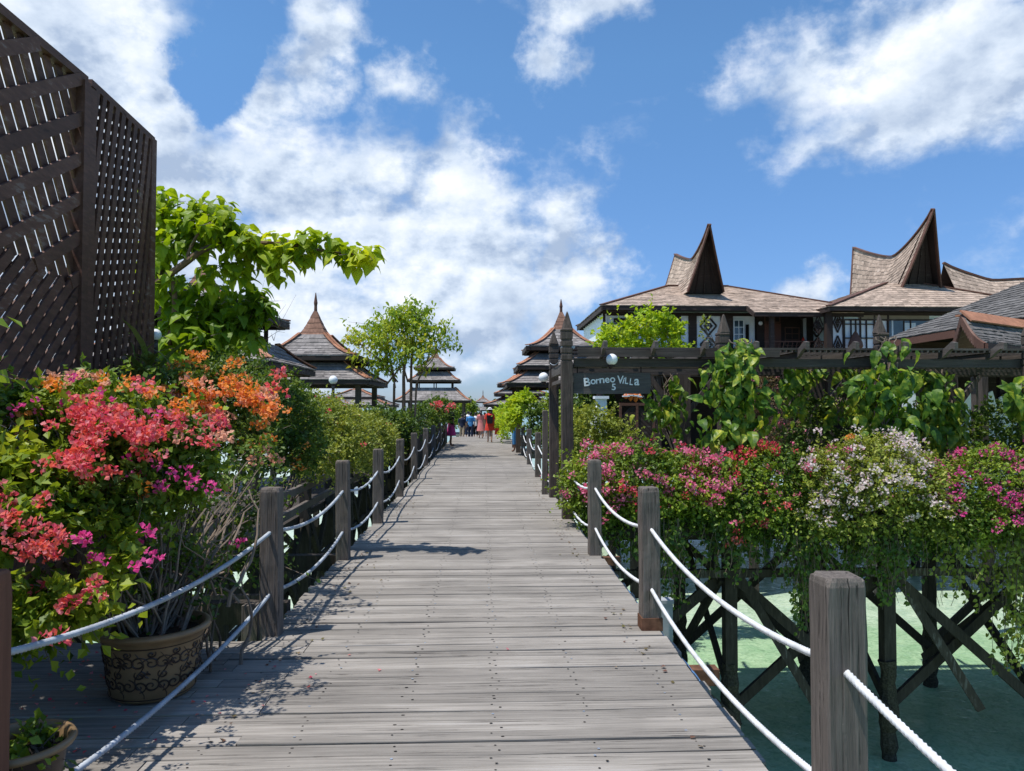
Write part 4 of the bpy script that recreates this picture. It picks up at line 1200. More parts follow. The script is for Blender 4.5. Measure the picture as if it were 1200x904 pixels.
    while k < zb: m.box(((x0 + x1) / 2, y - .065, k), (x1 - x0 - .1, .02, .05)); k += .09
    m.build('door', MAT['redbrown'], v)
    # shutters, railing, fire extinguisher
    m = MB(); m.box((X(zoom(862)), y - .05, Z(393)), (.16, .04, 1.1)); m.box((X(zoom(902)), y - .02, (H + z0) / 2), (.05, .1, H - z0)); m.build('shutter', MAT['black'], v)
    m = MB(); xs = X(zoom(900)); zt = Z(402.5)
    m.beam((xs, Yw - 1.2, zt), (xr - 1, Yw - 1.2, zt), .06, .06); m.beam((xs, Yw - 1.2, zt - .45), (xr - 1, Yw - 1.2, zt - .45), .04, .04)
    x = xs
    while x < xr - 1: m.beam((x, Yw - 1.2, z0 - .1), (x + (.12), Yw - 1.2, zt), .03, .03, (0, 1, 0)); x += .22
    m.build('balcony_railing', MAT['brown'], v)
    m = MB(); m.box(((xs + xr - 1) / 2, Yw - .6, z0 - .12), (xr - 1 - xs, 1.3, .15)); m.box((11, Yw - .5, z0 - .1), (9.5, .9, .08)); m.build('balcony_floor', MAT['darkbrown'], v)
    m = MB(); xx = X(zoom(1121)); zc = Z(240 + 642 / 4); m.lathe((xx, y - .12, zc), [(.001, -.25), (.07, -.25), (.075, .1), (.06, .16), (.025, .19), (.02, .25), (.001, .25)], 12)
    setp(m.build('fire_extinguisher', MAT['red'], origin=(xx, y - .12, zc - .25), smooth=True), 'small red fire extinguisher hanging by the villa balcony door', 'extinguisher')
    m = MB(); sphere(m, (X(zoom(922)), y - .12, Z(240 + 556 / 4)), .11, 12, 8); m.build('wall_lamp', MAT['globe'], v)
    for xp in (xs + .1, xr - 1.1):
        m = MB(); m.beam((xp, 35.3, 0), (xp, 35.3, E + 4.6), .2, .2, (0, 1, 0)); m.build('verandah_post', MAT['darkbrown'], v)


build_villa1()


def build_villa2():
    E = EYE; Y0 = 34.0; ez = E + 4.73
    v = thing('villa', (21.8, 39, 0), 'villa with the tallest horned saddle roof above its beige window band on the right', 'villa', 'villas with upswept horn roofs')
    xl, xr = 16.15, 27.4; yb = 44.5; tz = E + 6.45; rx0, rx1, ry = 20.9, 22.7, 37.6
    mb = MB()
    for k, q in enumerate([[(xl, Y0, ez), (xr, Y0, ez), (rx1, ry, tz), (rx0, ry, tz)], [(xr, Y0, ez), (xr, yb, ez), (rx1, ry + 3, tz), (rx1, ry, tz)], [(xr, yb, ez), (xl, yb, ez), (rx0, ry + 3, tz), (rx1, ry + 3, tz)], [(xl, yb, ez), (xl, Y0, ez), (rx0, ry, tz), (rx0, ry + 3, tz)]]):
        shingle_patch(mb, quadf(*q), 12, .27, .035, 140 + k)
    roof = mb.build('roof', [MAT['shingle'], MAT['darkbrown']], v)
    for a, b in (((xl, Y0, ez), (rx0, ry, tz)), ((xr, Y0, ez), (rx1, ry, tz))): hb = MB(); hb.beam(Vector(a) + Vector((0, 0, .05)), Vector(b) + Vector((0, 0, .05)), .28, .06); hb.build('hip_board', MAT['brown'], roof)
    fb = MB(); fb.beam((xl, Y0 + .04, ez - .10), (xr, Y0 + .04, ez - .10), .06, .17); fb.beam((xl + .04, Y0, ez - .12), (xl + .04, yb, ez - .12), .06, .2); fb.box(((xl + xr) / 2, (Y0 + yb) / 2, ez - .06), (xr - xl - .3, yb - Y0 - .3, .05)); fb.build('fascia', MAT['darkbrown'], roof)
    Yf, Yfb, Yb = 35.7, 37.0, 44.3; aX = P(1093.5, 246, Yf).x
    saddle_roof('saddle', v, (aX, Yf, P(1093.5, 246, Yf).z), (P(1000.5, 291, Yb).x, Yb, P(1000.5, 291, Yb).z), E + 8.25,
                (P(1054, 329, Yfb).x, Yfb, E + 5.9), (P(1102, 329, Yfb).x, Yfb, E + 5.9), (P(996, 343, 43.8).x, 43.8, E + 5.9), (P(1042, 343, 43.8).x, 43.8, E + 5.9), 13, 190)
    Yw = 35.0
    X = lambda px: P(px, 390, Yw).x
    Z = lambda py: P(1050, py, Yw).z
    z0 = Z(415); zx = lambda a: 930 + a / 4.444; zy = lambda a: 230 + a / 4.444
    H = ez - .12
    w = MB(); w.box(((X(970) + xr - 1) / 2, Yw + .15, (H + z0) / 2), (xr - 1 - X(970), .2, H - z0)); w.build('wall', MAT['white'], v)
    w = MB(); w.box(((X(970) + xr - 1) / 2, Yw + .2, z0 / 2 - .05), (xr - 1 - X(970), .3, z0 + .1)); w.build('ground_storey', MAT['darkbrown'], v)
    fr = MB(); y = Yw + .02
    for a, b in ((0, 0), (160, 204), (256, 262), (345, 352), (418, 426), (488, 497)):
        if b: fr.box(((X(zx(a)) + X(zx(b))) / 2, y, (H + z0) / 2), (X(zx(b)) - X(zx(a)), .09, H - z0))
    fr.box((X(zx(520)), y - .01, H - .08), (X(zx(800)) - X(zx(240)), .1, .16)); fr.box((X(zx(520)), y - .012, Z(zy(645))), (X(zx(800)) - X(zx(240)), .08, .07))
    for a in (265, 300, 325, 380, 575, 610): fr.box((X(zx(a)), y, (Z(zy(648)) + z0) / 2), (.05, .085, Z(zy(648)) - z0))
    for zz in (668, 740): fr.box((X(zx(340)), y + .002, Z(zy(zz))), (X(zx(420)) - X(zx(260)), .08, .05))
    fr.build('timber_frame', MAT['darkbrown'], v)
    w = MB(); w.box((X(zx(525)), y - .005, Z(zy(627))), (X(zx(710)) - X(zx(345)), .05, .26)); w.build('beige_band', MAT['cream'], v)
    w = MB(); w.box((X(zx(600)), y + .01, (Z(zy(648)) + z0) / 2), (X(zx(720)) - X(zx(497)), .04, Z(zy(648)) - z0)); w.build('window', MAT['glass'], v)
    w = MB(); w.box((X(zx(592)), y - .01, Z(zy(690))), (.32, .04, .55)); w.box((X(zx(620)), y - .01, Z(zy(690))), (.3, .04, .55)); w.box((X(zx(515)), y - .01, Z(zy(690))), (.08, .04, .9)); w.build('curtain', MAT['curtain'], v)
    for xc, zc in ((230, 660), (230, 780), (130, 670), (130, 790)):
        dm = MB(); diamond(dm, X(zx(xc)), Z(zy(zc)), y - .01, .20, .48, .07); dm.build('diamond_motif', MAT['darkbrown'], v)
    w = MB(); w.beam((xl + .3, 34.7, 0), (xl + .3, 34.7, ez), .25, .25, (0, 1, 0)); w.build('verandah_post', MAT['darkbrown'], v)
    m = MB(); m.lathe((X(zx(300)), 34.6, Z(zy(760))), [(.01, .5), (.12, .35), (.30, -.05), (.34, -.25), (.25, -.4), (.01, -.42)], 16); m.build('wicker_lantern', MAT['brown'], v)


build_villa2()


def build_right_roofs():
    E = EYE
    v = thing('villa', (33, 47, 0), 'farther villa showing only its curved shingle ridge at the right edge', 'villa', 'villas with upswept horn roofs')
    def f(a, z1, b): return Vector((P(a, 300, 45).x, 45, z1))
    tip = P(1105.5, 309, 45); sag = P(1150, 325, 45); end = P(1250, 318, 46)
    def ridge(u):
        x = tip.x + (end.x - tip.x) * u; z = tip.z + (E + 7.95 - tip.z) * min(1, u * 3.0) ** .8 + .5 * max(0, u - .4)
        return Vector((x, 45, z))
    mb = MB()
    for k in range(10):
        def g(u, vv, k=k):
            uu = (k + u) / 10; r = ridge(uu); b = Vector((r.x + .25 * (1 - uu), 43.6, E + 6.2)); return b.lerp(r, vv)
        shingle_patch(mb, g, 8, .26, .035, 300 + k)
        def g2(u, vv, k=k):
            uu = (k + u) / 10; r = ridge(uu); b = Vector((r.x + .25 * (1 - uu), 46.4, E + 6.2)); return b.lerp(r, vv)
        shingle_patch(mb, g2, 8, .4, .035, 330 + k)
    shingle_patch(mb, quadf((27, 40, E + 5.2), (42, 40, E + 5.2), (42, 45, E + 6.6), (28, 45, E + 6.6)), 8, .3, .035, 350)
    o = mb.build('saddle_roof', [MAT['shingle'], MAT['darkbrown']], v)
    rb = MB()
    for k in range(20): rb.beam(ridge(k / 20) + Vector((0, 0, .04)), ridge((k + 1) / 20) + Vector((0, 0, .04)), .22, .12)
    rb.build('ridge_boards', MAT['brown'], o)
    w = MB(); w.box((34.5, 44, (E + 5.1) / 2), (13, 7, E + 5.1)); w.build('wall', MAT['darkbrown'], v)
    # grey pyramid roof
    v = thing('pavilion', (16.4, 19.6, 0), 'large grey shingled pyramid roof cut by the right edge', 'pavilion')
    x0, x1, ya, yb = 12.5, 20.5, 15.6, 22.8; ez = E + 2.08; ap = Vector((16.6, 19.4, E + 4.2))
    mb = MB()
    for k, q in enumerate([[(x0, yb, ez), (x0, ya, ez)], [(x0, ya, ez), (x1, ya, ez)], [(x1, ya, ez), (x1, yb, ez)], [(x1, yb, ez), (x0, yb, ez)]]):
        shingle_patch(mb, quadf(q[0], q[1], ap, ap), 22, .16, .03, 400 + k)
    o = mb.build('roof', [MAT['shingledark'], MAT['darkbrown']], v)
    fb = MB()
    fb.beam((x0 + .03, ya, ez - .12), (x0 + .03, yb, ez - .12), .06, .2); fb.beam((x0, yb - .03, ez - .12), (x1, yb - .03, ez - .12), .06, .2); fb.beam((x0, ya + .03, ez - .12), (x1, ya + .03, ez - .12), .06, .2)
    fb.build('fascia', MAT['brown'], o)
    for (a, b) in ((x0 + .6, ya + .6), (x0 + .6, yb - .6), (x0 + .6, 19.2), (x1 - .6, ya + .6), (x1 - .6, yb - .6)):
        m = MB(); m.beam((a, b, 0), (a, b, ez), .2, .2, (0, 1, 0)); m.build('post', MAT['postdark'], v)
    # little brown porch gable
    v = thing('porch_roof', (11, 16, 0), 'small gabled porch roof with orange ridge and scalloped brown barge boards', 'porch roof')
    A = P(1128, 368.5, 14.8); B = Vector((15.5, 18.3, A.z - .02)); NL = Vector((P(1156, 402, 14.0).x, 14.0, P(1156, 402, 14.0).z)); FL = Vector((P(1113, 411, 15.9).x, 15.9, NL.z + .0))
    d = B - A; NR, FR = NL + d, FL + d
    mb = MB(); shingle_patch(mb, quadf(NL, NR, B, A, .10), 8, .16, .03, 500); shingle_patch(mb, quadf(FR, FL, A, B, .10), 8, .16, .03, 501)
    o = mb.build('roof', [MAT['shingledark'], MAT['brown']], v)
    rb = MB(); dn = (NL - A).normalized(); up = Vector((0, 0, .05))
    rb.beam(A + dn * .14 + up, B + dn * .14 + up, .32, .035, Vector((dn.y * d.z - dn.z * d.y, dn.z * d.x - dn.x * d.z, dn.x * d.y - dn.y * d.x)))
    dn2 = (FL - A).normalized(); rb.beam(A + dn2 * .12 + up, B + dn2 * .12 + up, .24, .035); rb.build('ridge_boards', MAT['terracotta'], o)
    bb = MB()
    for end in (NL, FL):
        n = 14
        for k in range(n):
            a = A.lerp(end, k / n); b = A.lerp(end, (k + 1) / n)
            a.z -= .10 * math.sin(math.pi * k / n); b.z -= .10 * math.sin(math.pi * (k + 1) / n); h = .24
            bb.add([a, b, b - Vector((0, 0, h * .75)), (a + b) / 2 - Vector((0, 0, h)), a - Vector((0, 0, h * .75)),
                    a + Vector((-.03, .03, 0)), b + Vector((-.03, .03, 0)), b + Vector((-.03, .03, -h * .75)), (a + b) / 2 + Vector((-.03, .03, -h)), a + Vector((-.03, .03, -h * .75))],
                   [(0, 1, 2, 3, 4), (9, 8, 7, 6, 5), (0, 5, 6, 1), (2, 7, 8, 3), (3, 8, 9, 4)])
    bb.beam(NL - Vector((0, 0, .14)), NR - Vector((0, 0, .14)), .06, .26)
    bb.build('barge_board', MAT['brown'], o)
    for p in (NL.lerp(FL, .1), NL.lerp(FL, .9), NR.lerp(FR, .1), NR.lerp(FR, .9)):
        m = MB(); m.beam((p.x, p.y, 0), (p.x, p.y, p.z - .05), .12, .12, (0, 1, 0)); m.build('post', MAT['postdark'], v)


build_right_roofs()


def build_behind():
    """platform and lit things glimpsed under the pergola"""
    mb = MB(); mb.box((16.5, 33, -.12), (26, 27, .2)); setp(mb.build('villa_platform', MAT['deck']), kind='structure')
    q = MB()
    for x in np.arange(4, 29, 3.2):
        for y in (19.6, 23, 27):
            q.beam((x, y, -.2), (x, y, WATER_Z - .3), .2, .2, (0, 1, 0))
    setp(q.build('villa_platform_piles', MAT['under']), kind='structure')
    Y = 19.0
    c = P(705, 480, Y); m = MB()
    s = Vector((c.x, Y + .1, 0)); w = .26
    m.beam((s.x, s.y, -.1), (s.x, s.y, P(705, 466, Y).z), w, w, (0, 1, 0)); m.box((s.x, s.y, P(705, 466, Y).z), (w + .1, w + .1, .07))
    m.add([(s.x - .5, s.y + .1, 0), (s.x - .13, s.y - .14, 0), (s.x - .13, s.y - .14, P(705, 476, Y).z), (s.x - .20, s.y + .1, P(705, 482, Y).z), (s.x - .5, s.y + .25, 0), (s.x - .13, s.y + .1, P(705, 476, Y).z)], [(0, 1, 2, 3), (4, 3, 2, 5), (0, 3, 4)])
    setp(m.build('column', MAT['white'], origin=(s.x, s.y, 0)), 'pale blue-white column under the name board', 'column')
    m = thing('slatted_panel', (4.4, Y, 0), 'brown panel of diagonal slats under the right end of the name board', 'screen')
    a, b = P(727, 474, Y), P(766, 505, Y); mb = MB()
    for xx in (a.x, (a.x + b.x) / 2, b.x): mb.beam((xx, Y, 0), (xx, Y, a.z + .04), .06, .06, (0, 1, 0))
    for zz in (a.z, .1): mb.beam((a.x, Y, zz), (b.x, Y, zz), .05, .07)
    mb.build('frame', MAT['brown'], m); mb = MB(); k = a.x - 1.0
    mid = (a.x + b.x) / 2
    for s_, lo_, hi_ in ((1, a.x, mid), (-1, mid, b.x)):
        k = lo_ - 1.2
        while k < hi_ + 1.2:
            # board rising at 45 degrees, clipped to its half
            x0, z0_, x1, z1_ = k, .1, k + (a.z - .1) * s_, a.z
            t0, t1 = 0.0, 1.0; dx = x1 - x0
            ta, tb = (lo_ - x0) / dx, (hi_ - x0) / dx
            t0, t1 = max(0, min(ta, tb)), min(1, max(ta, tb))
            if t1 - t0 > .05: mb.beam((x0 + dx * t0, Y + .01, .1 + (a.z - .1) * t0), (x0 + dx * t1, Y + .01, .1 + (a.z - .1) * t1), .07, .02, (0, 1, 0))
            k += .12
    mb.build('slats', MAT['darkbrown'], m)
    m = MB()
    for i, (px, py, r) in enumerate(((733.5, 464.5, .14), (739, 463.5, .30), (745, 464, .34), (750, 465, .15))):
        c = P(px, py, 18.6); m.mat = 0; m.lathe((c.x, c.y, c.z), [(.001, r * .5), (.05, r * .35), (.075, 0), (.05, -r * .35), (.001, -r * .5)], 8)
        m.mat = 1; m.box((c.x, c.y, c.z), (.158, .158, .03)); m.box((c.x, c.y, c.z + r * .3), (.09, .09, .02)); m.tube([(c.x, c.y, c.z + r * .4), (c.x, c.y, 2.9)], .006, 4)
    setp(m.build('hanging_ornament', [MAT['orange'], MAT['white']], origin=tuple(P(742, 464, 18.6))), 'string of orange and white hanging ornaments below the name board', 'ornament')
    # dark open verandah building behind, with white wall panels
    v = thing('dining_pavilion', (7, 22, 0), 'dark open building with white wall panels in the shade behind the pergola', 'building')
    mb = MB(); mb.box((12.5, 25.2, 1.35), (18.5, .15, 2.9)); mb.build('back_wall', MAT['darkbrown'], v)
    for x in (3.4, 5.1, 7.6, 10.2, 12.8, 15.4, 18): mb = MB(); mb.beam((x, 21.5, 0), (x, 21.5, 2.6), .16, .16, (0, 1, 0)); mb.build('post', MAT['darkbrown'], v)
    mb = MB(); mb.box((12.5, 23.5, 2.72), (18.6, 4.6, .12)); mb.beam((3.3, 21.4, 2.6), (21.5, 21.4, 2.6), .1, .2); mb.build('ceiling', MAT['darkbrown'], v)
    for px in (1075, 1145, 1168, 1190): mb = MB(); c = P(px, 480, 21); mb.poly_prism([(c.x - .25, 21.3, .1), (c.x + .25, 21.3, .1), (c.x + .25, 21.3, 1.55), (c.x + .1, 21.3, 2.1), (c.x - .25, 21.3, 1.9)], (0, .06, 0)); mb.build('white_panel', MAT['white'], v)


build_behind()


def globe_lamp(c, r, label, pole=None, base=None):
    t = thing('globe_lamp', (c[0], c[1], c[2] - r), label, 'lamp', 'white globe lamps')
    m = MB(); sphere(m, c, r, 24, 14); m.build('globe', MAT['globe'], t, smooth=True)
    m = MB()
    m.lathe((c[0], c[1], c[2] - r - .03), [(.001, 0), (r * .45, 0), (r * .5, .03), (r * .35, .06)], 12)
    if pole == 'down': m.tube([(c[0], c[1], c[2] - r), (c[0], c[1], base)], .03, 8)
    elif pole: m.tube([(c[0], c[1], c[2] - r), (c[0] + pole[0] * .6, c[1] + pole[1] * .6, c[2] - r - .04), (c[0] + pole[0], c[1] + pole[1], c[2] - r + .0)], .014, 6)
    m.build('stem', MAT['darkbrown'], t)


globe_lamp(P(717, 421.5, 10.5), .082, 'white globe lamp fixed to the pergola beam above the name board', (0, .22))
globe_lamp(P(637, 442.5, 13.15), .088, 'white globe lamp on the left side of the farther gate post', (.09, .1))
globe_lamp(P(182, 392.5, 8.0), .062, 'white globe lamp behind the right end of the woven screen', 'down', 0.0)
globe_lamp(P(390.5, 445.5, 15.0), .087, 'white globe lamp standing above the left hedge', 'down', 0.0)
# ------------------------------------------------------------------ plants


def bush(name, label, cat, base, blobs, n, L, leaves, leaf, seed, mat='leaf', mat2=None, flowers=(), group=None, stems=12, up=.35, gap=.25, gapf=2.6, tmpl=LEAF4, inner=.12, grav=.25, side=None, rnd=.5, stemr=.014):
    """flowers: dicts (mat, tips share / explicit pts, per, size, rad)"""
    t = thing(name, base, label, cat, group)
    Pn, A, N_, tip, D, Pp, nor = shoots(blobs, n, L, leaves, seed, up=up, gap=gap, gapf=gapf, inner=inner, grav=grav, side=side, rnd=rnd)
    r = np.random.RandomState(seed + 1)
    S = leaf * r.uniform(.6, 1.35, len(Pn))
    keep = r.rand(len(Pn)) < .93
    scatter('foliage', tmpl, Pn[keep], A[keep], N_[keep], S[keep], MAT[mat], t)
    rng = random.Random(seed)
    # bare twigs and stems from the base into the crown
    mb = MB()
    for k in range(stems):
        b = rng.choice(blobs); c = Vector(b[:3]) + Vector((rng.uniform(-.6, .6) * b[3], rng.uniform(-.6, .6) * b[4], rng.uniform(-.2, .7) * b[5]))
        s = Vector(base) + Vector((rng.uniform(-.12, .12), rng.uniform(-.12, .12), 0)); pts = []
        for q in range(9):
            v = q / 8; p = s.lerp(c, v); p.z += .15 * math.sin(v * 3.1) * (c - s).length * .5
            p += Vector((rng.uniform(-1, 1), rng.uniform(-1, 1), rng.uniform(-1, 1))) * .035 * (1 if 0 < q < 8 else 0); pts.append(p)
        mb.tube(pts, [stemr * (1 - .75 * q / 8) for q in range(9)], 5)
    idx = r.choice(len(Pp), size=min(len(Pp), max(30, n // 12)), replace=False)
    for i in idx:
        a = Vector(Pp[i] - nor[i] * L * .8); b = Vector(tip[i]); m = a.lerp(b, .5) + Vector(r.normal(size=3) * L * .08)
        mb.tube([a, m, b], [.004, .003, .0015], 3, cap=False)
    mb.build('stems', MAT['twig'], t)['kind'] = 'stuff'
    for k, fl in enumerate(flowers):
        if 'pts' in fl: C = [tuple(q) for q in fl['pts']]
        else:
            ok = np.nonzero((nor @ np.array([0, -.55, .75]) > fl.get('face', .1)))[0]
            if 'sel' in fl: ok = ok[fl['sel'](tip[ok])]
            if len(ok) == 0: continue
            # flowers come in drifts
            f = field(tip[ok], fl.get('drift', 2.2), seed + 31 * k); ok = ok[np.argsort(-f + r.normal(size=len(ok)) * .45)][:max(fl['n'] * 2, 10)]
            ok = r.choice(ok, size=min(len(ok), fl['n']), replace=False); C = [tuple(tip[i] + nor[i] * fl.get('lift', .02)) for i in ok]
        rad = fl['rad']; rads = [rad * r.uniform(.55, 1.35) for _ in C]; per = [max(5, fl['per'] * (q / rad) ** 2) for q in rads]
        a = flower_cluster(C, rads, per, fl['size'], seed + k)
        scatter('flowers', BRACT, *a, MAT[fl['mat']], t)['kind'] = 'stuff'
    return t


def pts(lst, Y, jit=0.0, seed=0):
    r = random.Random(seed)
    return [P(a, b, Y + r.uniform(-jit, jit)) for a, b in lst]


def spread(lst, Y, n, spx, spy, seed, jit=.15):
    """several cluster centres round each spot of a drift"""
    r = random.Random(seed); out = []
    for (a, b) in lst:
        for _ in range(n): out.append(P(a + r.gauss(0, spx), b + r.gauss(0, spy), Y + r.uniform(-jit, jit)))
    return out


def blob(px, py, Y, rx, ry, rz):
    c = P(px, py, Y); return (c.x, c.y, c.z, rx, ry, rz)


def build_right_bushes():
    gr = 'bougainvillea bushes trailing over the side walkway edge'
    def planters():
        for i, (x0, x1) in enumerate(((1.55, 3.35), (3.62, 5.6), (5.92, 7.9), (8.2, 10.4))):
            m = MB(); m.box(((x0 + x1) / 2, 10.18, .02), (x1 - x0, .42, .34))
            lab = ['dark timber trough under the pink bougainvillea', 'dark timber trough under the red bougainvillea', 'dark timber trough under the pale pink bougainvillea', 'dark timber trough under the magenta bougainvillea'][i]
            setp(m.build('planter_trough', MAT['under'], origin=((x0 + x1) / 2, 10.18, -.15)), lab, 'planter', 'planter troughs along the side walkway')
    planters()
    front = None
    bl = [blob(702, 570, 10.1, 0.5, 0.5, 0.451), blob(742, 562, 10.1, 0.62, 0.58, 0.508), blob(800, 570, 10.1, 0.62, 0.58, 0.476), blob(760, 584, 9.95, 0.7, 0.45, 0.225), blob(700, 590, 10, 0.36, 0.35, 0.270), blob(828, 582, 10.05, 0.4, 0.4, 0.270)]
    bush('bougainvillea', 'rounded bougainvillea with pink blossom directly behind the slim right railing post', 'flowering bush', (2.3, 10.2, .15), bl, 2600, .20, 9, .052, 21, 'leaf',
         flowers=[dict(mat='fpink', n=150, per=26, size=.036, rad=.060, face=.3), dict(mat='fred', n=34, per=18, size=.03, rad=.045)], group=gr, gap=.22)
    bl = [blob(862, 585, 10.05, 0.55, 0.5, 0.492), blob(905, 570, 10.1, 0.55, 0.5, 0.508), blob(880, 594, 9.9, 0.5, 0.38, 0.225), blob(935, 594, 10, 0.42, 0.4, 0.375)]
    bush('bougainvillea', 'bougainvillea sprinkled with small crimson flowers between the pink and the pale bush', 'flowering bush', (4.3, 10.2, .15), bl, 2100, .22, 9, .050, 22, 'leaf',
         flowers=[dict(mat='fred', n=46, per=22, size=.036, rad=.055), dict(mat='fpink', n=22, per=18, size=.03, rad=.045),
                  dict(mat='coral', pts=spread([(908, 592), (892, 601), (880, 612), (864, 638)], 9.55, 3, 8, 3, 3), per=24, size=.035, rad=.05)], group=gr, gap=.28)
    bl = [blob(975, 570, 10, 0.6, 0.55, 0.508), blob(1020, 558, 10, 0.68, 0.6, 0.541), blob(1070, 575, 10, 0.55, 0.52, 0.508), blob(1010, 599, 9.85, 0.75, 0.45, 0.338), blob(1080, 604, 9.9, 0.5, 0.42, 0.338), blob(950, 604, 9.9, 0.4, 0.4, 0.300)]
    bush('bougainvillea', 'tall light green bougainvillea with cream and pale pink blossom on top', 'flowering bush', (6.0, 10.2, .15), bl, 3000, .21, 9, .048, 23, 'leafolive',
         flowers=[dict(mat='fwhite', n=170, drift=6, per=20, size=.036, rad=.055, face=.45), dict(mat='fpink', n=20, per=14, size=.028, rad=.04, face=.4), dict(mat='forange', pts=spread([(998, 512)], 9.9, 3, 5, 3, 9), per=14, size=.03, rad=.04)], group=gr, gap=.2)
    bl = [blob(1125, 585, 10, 0.5, 0.5, 0.476), blob(1165, 570, 10, 0.6, 0.55, 0.492), blob(1205, 578, 10, 0.6, 0.55, 0.508), blob(1150, 604, 9.85, 0.65, 0.42, 0.338), blob(1215, 609, 9.9, 0.6, 0.42, 0.375), blob(1260, 590, 10, 0.7, 0.5, 0.492)]
    bush('bougainvillea', 'bougainvillea massed with magenta flowers at the right edge', 'flowering bush', (8.0, 10.2, .15), bl, 2700, .21, 9, .049, 24, 'leaf',
         flowers=[dict(mat='fmagenta', n=170, per=26, size=.037, rad=.06, face=.25), dict(mat='fpink', n=40, per=20, size=.03, rad=.05)], group=gr, gap=.22)
    # hanging strands of each bush
    rng = random.Random(77); r = np.random.RandomState(78)
    def vines(label, spans, n, seed, mat='leafdark', dm=1.0):
        base = P(spans[0][0], 640, 9.75)
        t = thing('trailing_vine', (base.x, 9.75, .1), label, 'vine', 'trailing vines under the bougainvillea')
        rr = random.Random(seed); st = MB(); Pn, A, Nn, S = [], [], [], []
        for k in range(n):
            a, b, lo = rr.choice(spans); px = rr.uniform(a, b); Y = rr.uniform(9.55, 10.2)
            top = P(px, rr.uniform(600, 636), Y); bot = P(px + rr.gauss(0, 8), rr.uniform(645, lo), Y)
            pt = []; m = 9
            for q in range(m):
                v = q / (m - 1); p = top.lerp(bot, v) + Vector((.03 * math.sin(v * 7 + k) + rr.gauss(0, .008), .02 * math.cos(v * 5 + k * 2), 0)); pt.append(p)
            st.tube(pt, .0035, 3, cap=False)
            dens = dm * (rr.choice([0, .5, 1, 1, 1.5]) if bot.z < -.5 else 1.6)
            cnt = int((top.z - bot.z) * 26 * dens)
            for q in range(cnt):
                v = rr.random(); i = min(m - 2, int(v * (m - 1))); p = pt[i].lerp(pt[i + 1], v * (m - 1) - i)
                Pn.append(p + Vector((rr.gauss(0, .03), rr.gauss(0, .03), 0))); A.append((rr.gauss(0, 1), rr.gauss(0, 1), -.9)); Nn.append((rr.gauss(0, .6), -1, rr.uniform(0, 1))); S.append(rr.uniform(.035, .07))
        st.build('strands', MAT['twig'], t)['kind'] = 'stuff'
        scatter('foliage', HEART, np.array([tuple(q) for q in Pn]), np.array(A), np.array(Nn), np.array(S), MAT[mat], t)
    vines('thin mostly bare strands trailing below the pink and crimson bushes', [(690, 790, 660), (780, 930, 680), (765, 800, 735), (830, 930, 690)], 130, 5, dm=.6)
    vines('leafy vines trailing below the pale bush around the trestle pile', [(930, 1090, 715), (985, 1075, 680), (1010, 1060, 660), (930, 960, 750)], 210, 6, dm=.7)
    vines('vines trailing low beside the trestle below the magenta bush', [(1095, 1200, 720), (1170, 1230, 800), (1180, 1240, 780)], 150, 7, 'leafolive', dm=.7)
    # leaf skirt along the trough fronts
    for i, (a, b, sd, lab) in enumerate(((695, 845, 1, 'dense green skirt of leaves hiding the trough under the pink bush'), (845, 945, 2, 'dense green skirt of leaves hiding the trough under the crimson bush'), (940, 1100, 3, 'dense green skirt of leaves hiding the trough under the pale bush'), (1095, 1250, 4, 'dense green skirt of leaves hiding the trough under the magenta bush'))):
        c = [(P(x, 615, 9.85).x, 9.92, P(x, (606 if i < 2 else 614) + 8 * math.sin(x), 9.85).z, .24, .16, .12 if i < 2 else .20) for x in range(a, b, 24)]
        bush('hanging_shrub', lab, 'shrub', (c[0][0], 10.1, .1), c, 480 if i < 2 else 650, .20, 9, .05, 60 + i, 'leafdark', up=-.5, grav=.5, gap=.4, stems=4, group='green skirts of the planter troughs')


build_right_bushes()


POTHOS = heart(wid=.34, droop=.38, fold=.12)


def pothos(label, base, spots, n, seed, size=.19, dead=0):
    """climbing pothos: big variegated hearts overlapping down a post"""
    t = thing('climbing_pothos', base, label, 'climbing plant', 'big-leaved climbers on the pergola posts')
    rr = random.Random(seed); Pn, A, N_, S = [], [], [], []; st = MB()
    w = [s[3] for s in spots]
    for k in range(int(n * 1.2)):
        px, py, Y, wt, sx, sy = rr.choices(spots, w)[0]
        c = P(px + rr.gauss(0, sx), py + rr.uniform(-sy, sy), Y + rr.uniform(-.28, .12)); Pn.append(c)
        side = rr.gauss(0, .8); A.append((side * .9, -.3 + rr.gauss(0, .45), -.8 + rr.gauss(0, .6))); N_.append((side * .5 + rr.gauss(0, .5), -.8 + rr.gauss(0, .4), .75 + rr.gauss(0, .45))); S.append(size * rr.uniform(.45, 1.25))
    for s in spots:
        for k in range(6):
            a = P(s[0] + rr.gauss(0, s[4] * .5), s[1] - s[5], s[2]); b = P(s[0] + rr.gauss(0, s[4] * .6), s[1] + s[5], s[2])
            st.tube([a.lerp(b, q / 6) + Vector((rr.gauss(0, .03), -.03 * math.sin(q / 2), 0)) for q in range(7)], .010, 5)
    Pn = np.array([tuple(q) for q in Pn]); A = np.array(A); N_ = np.array(N_); S = np.array(S)
    scatter('leaves', POTHOS, Pn, A, N_, S, MAT['pothos'], t)
    st.build('stems', MAT['twig'], t)['kind'] = 'stuff'
    return t


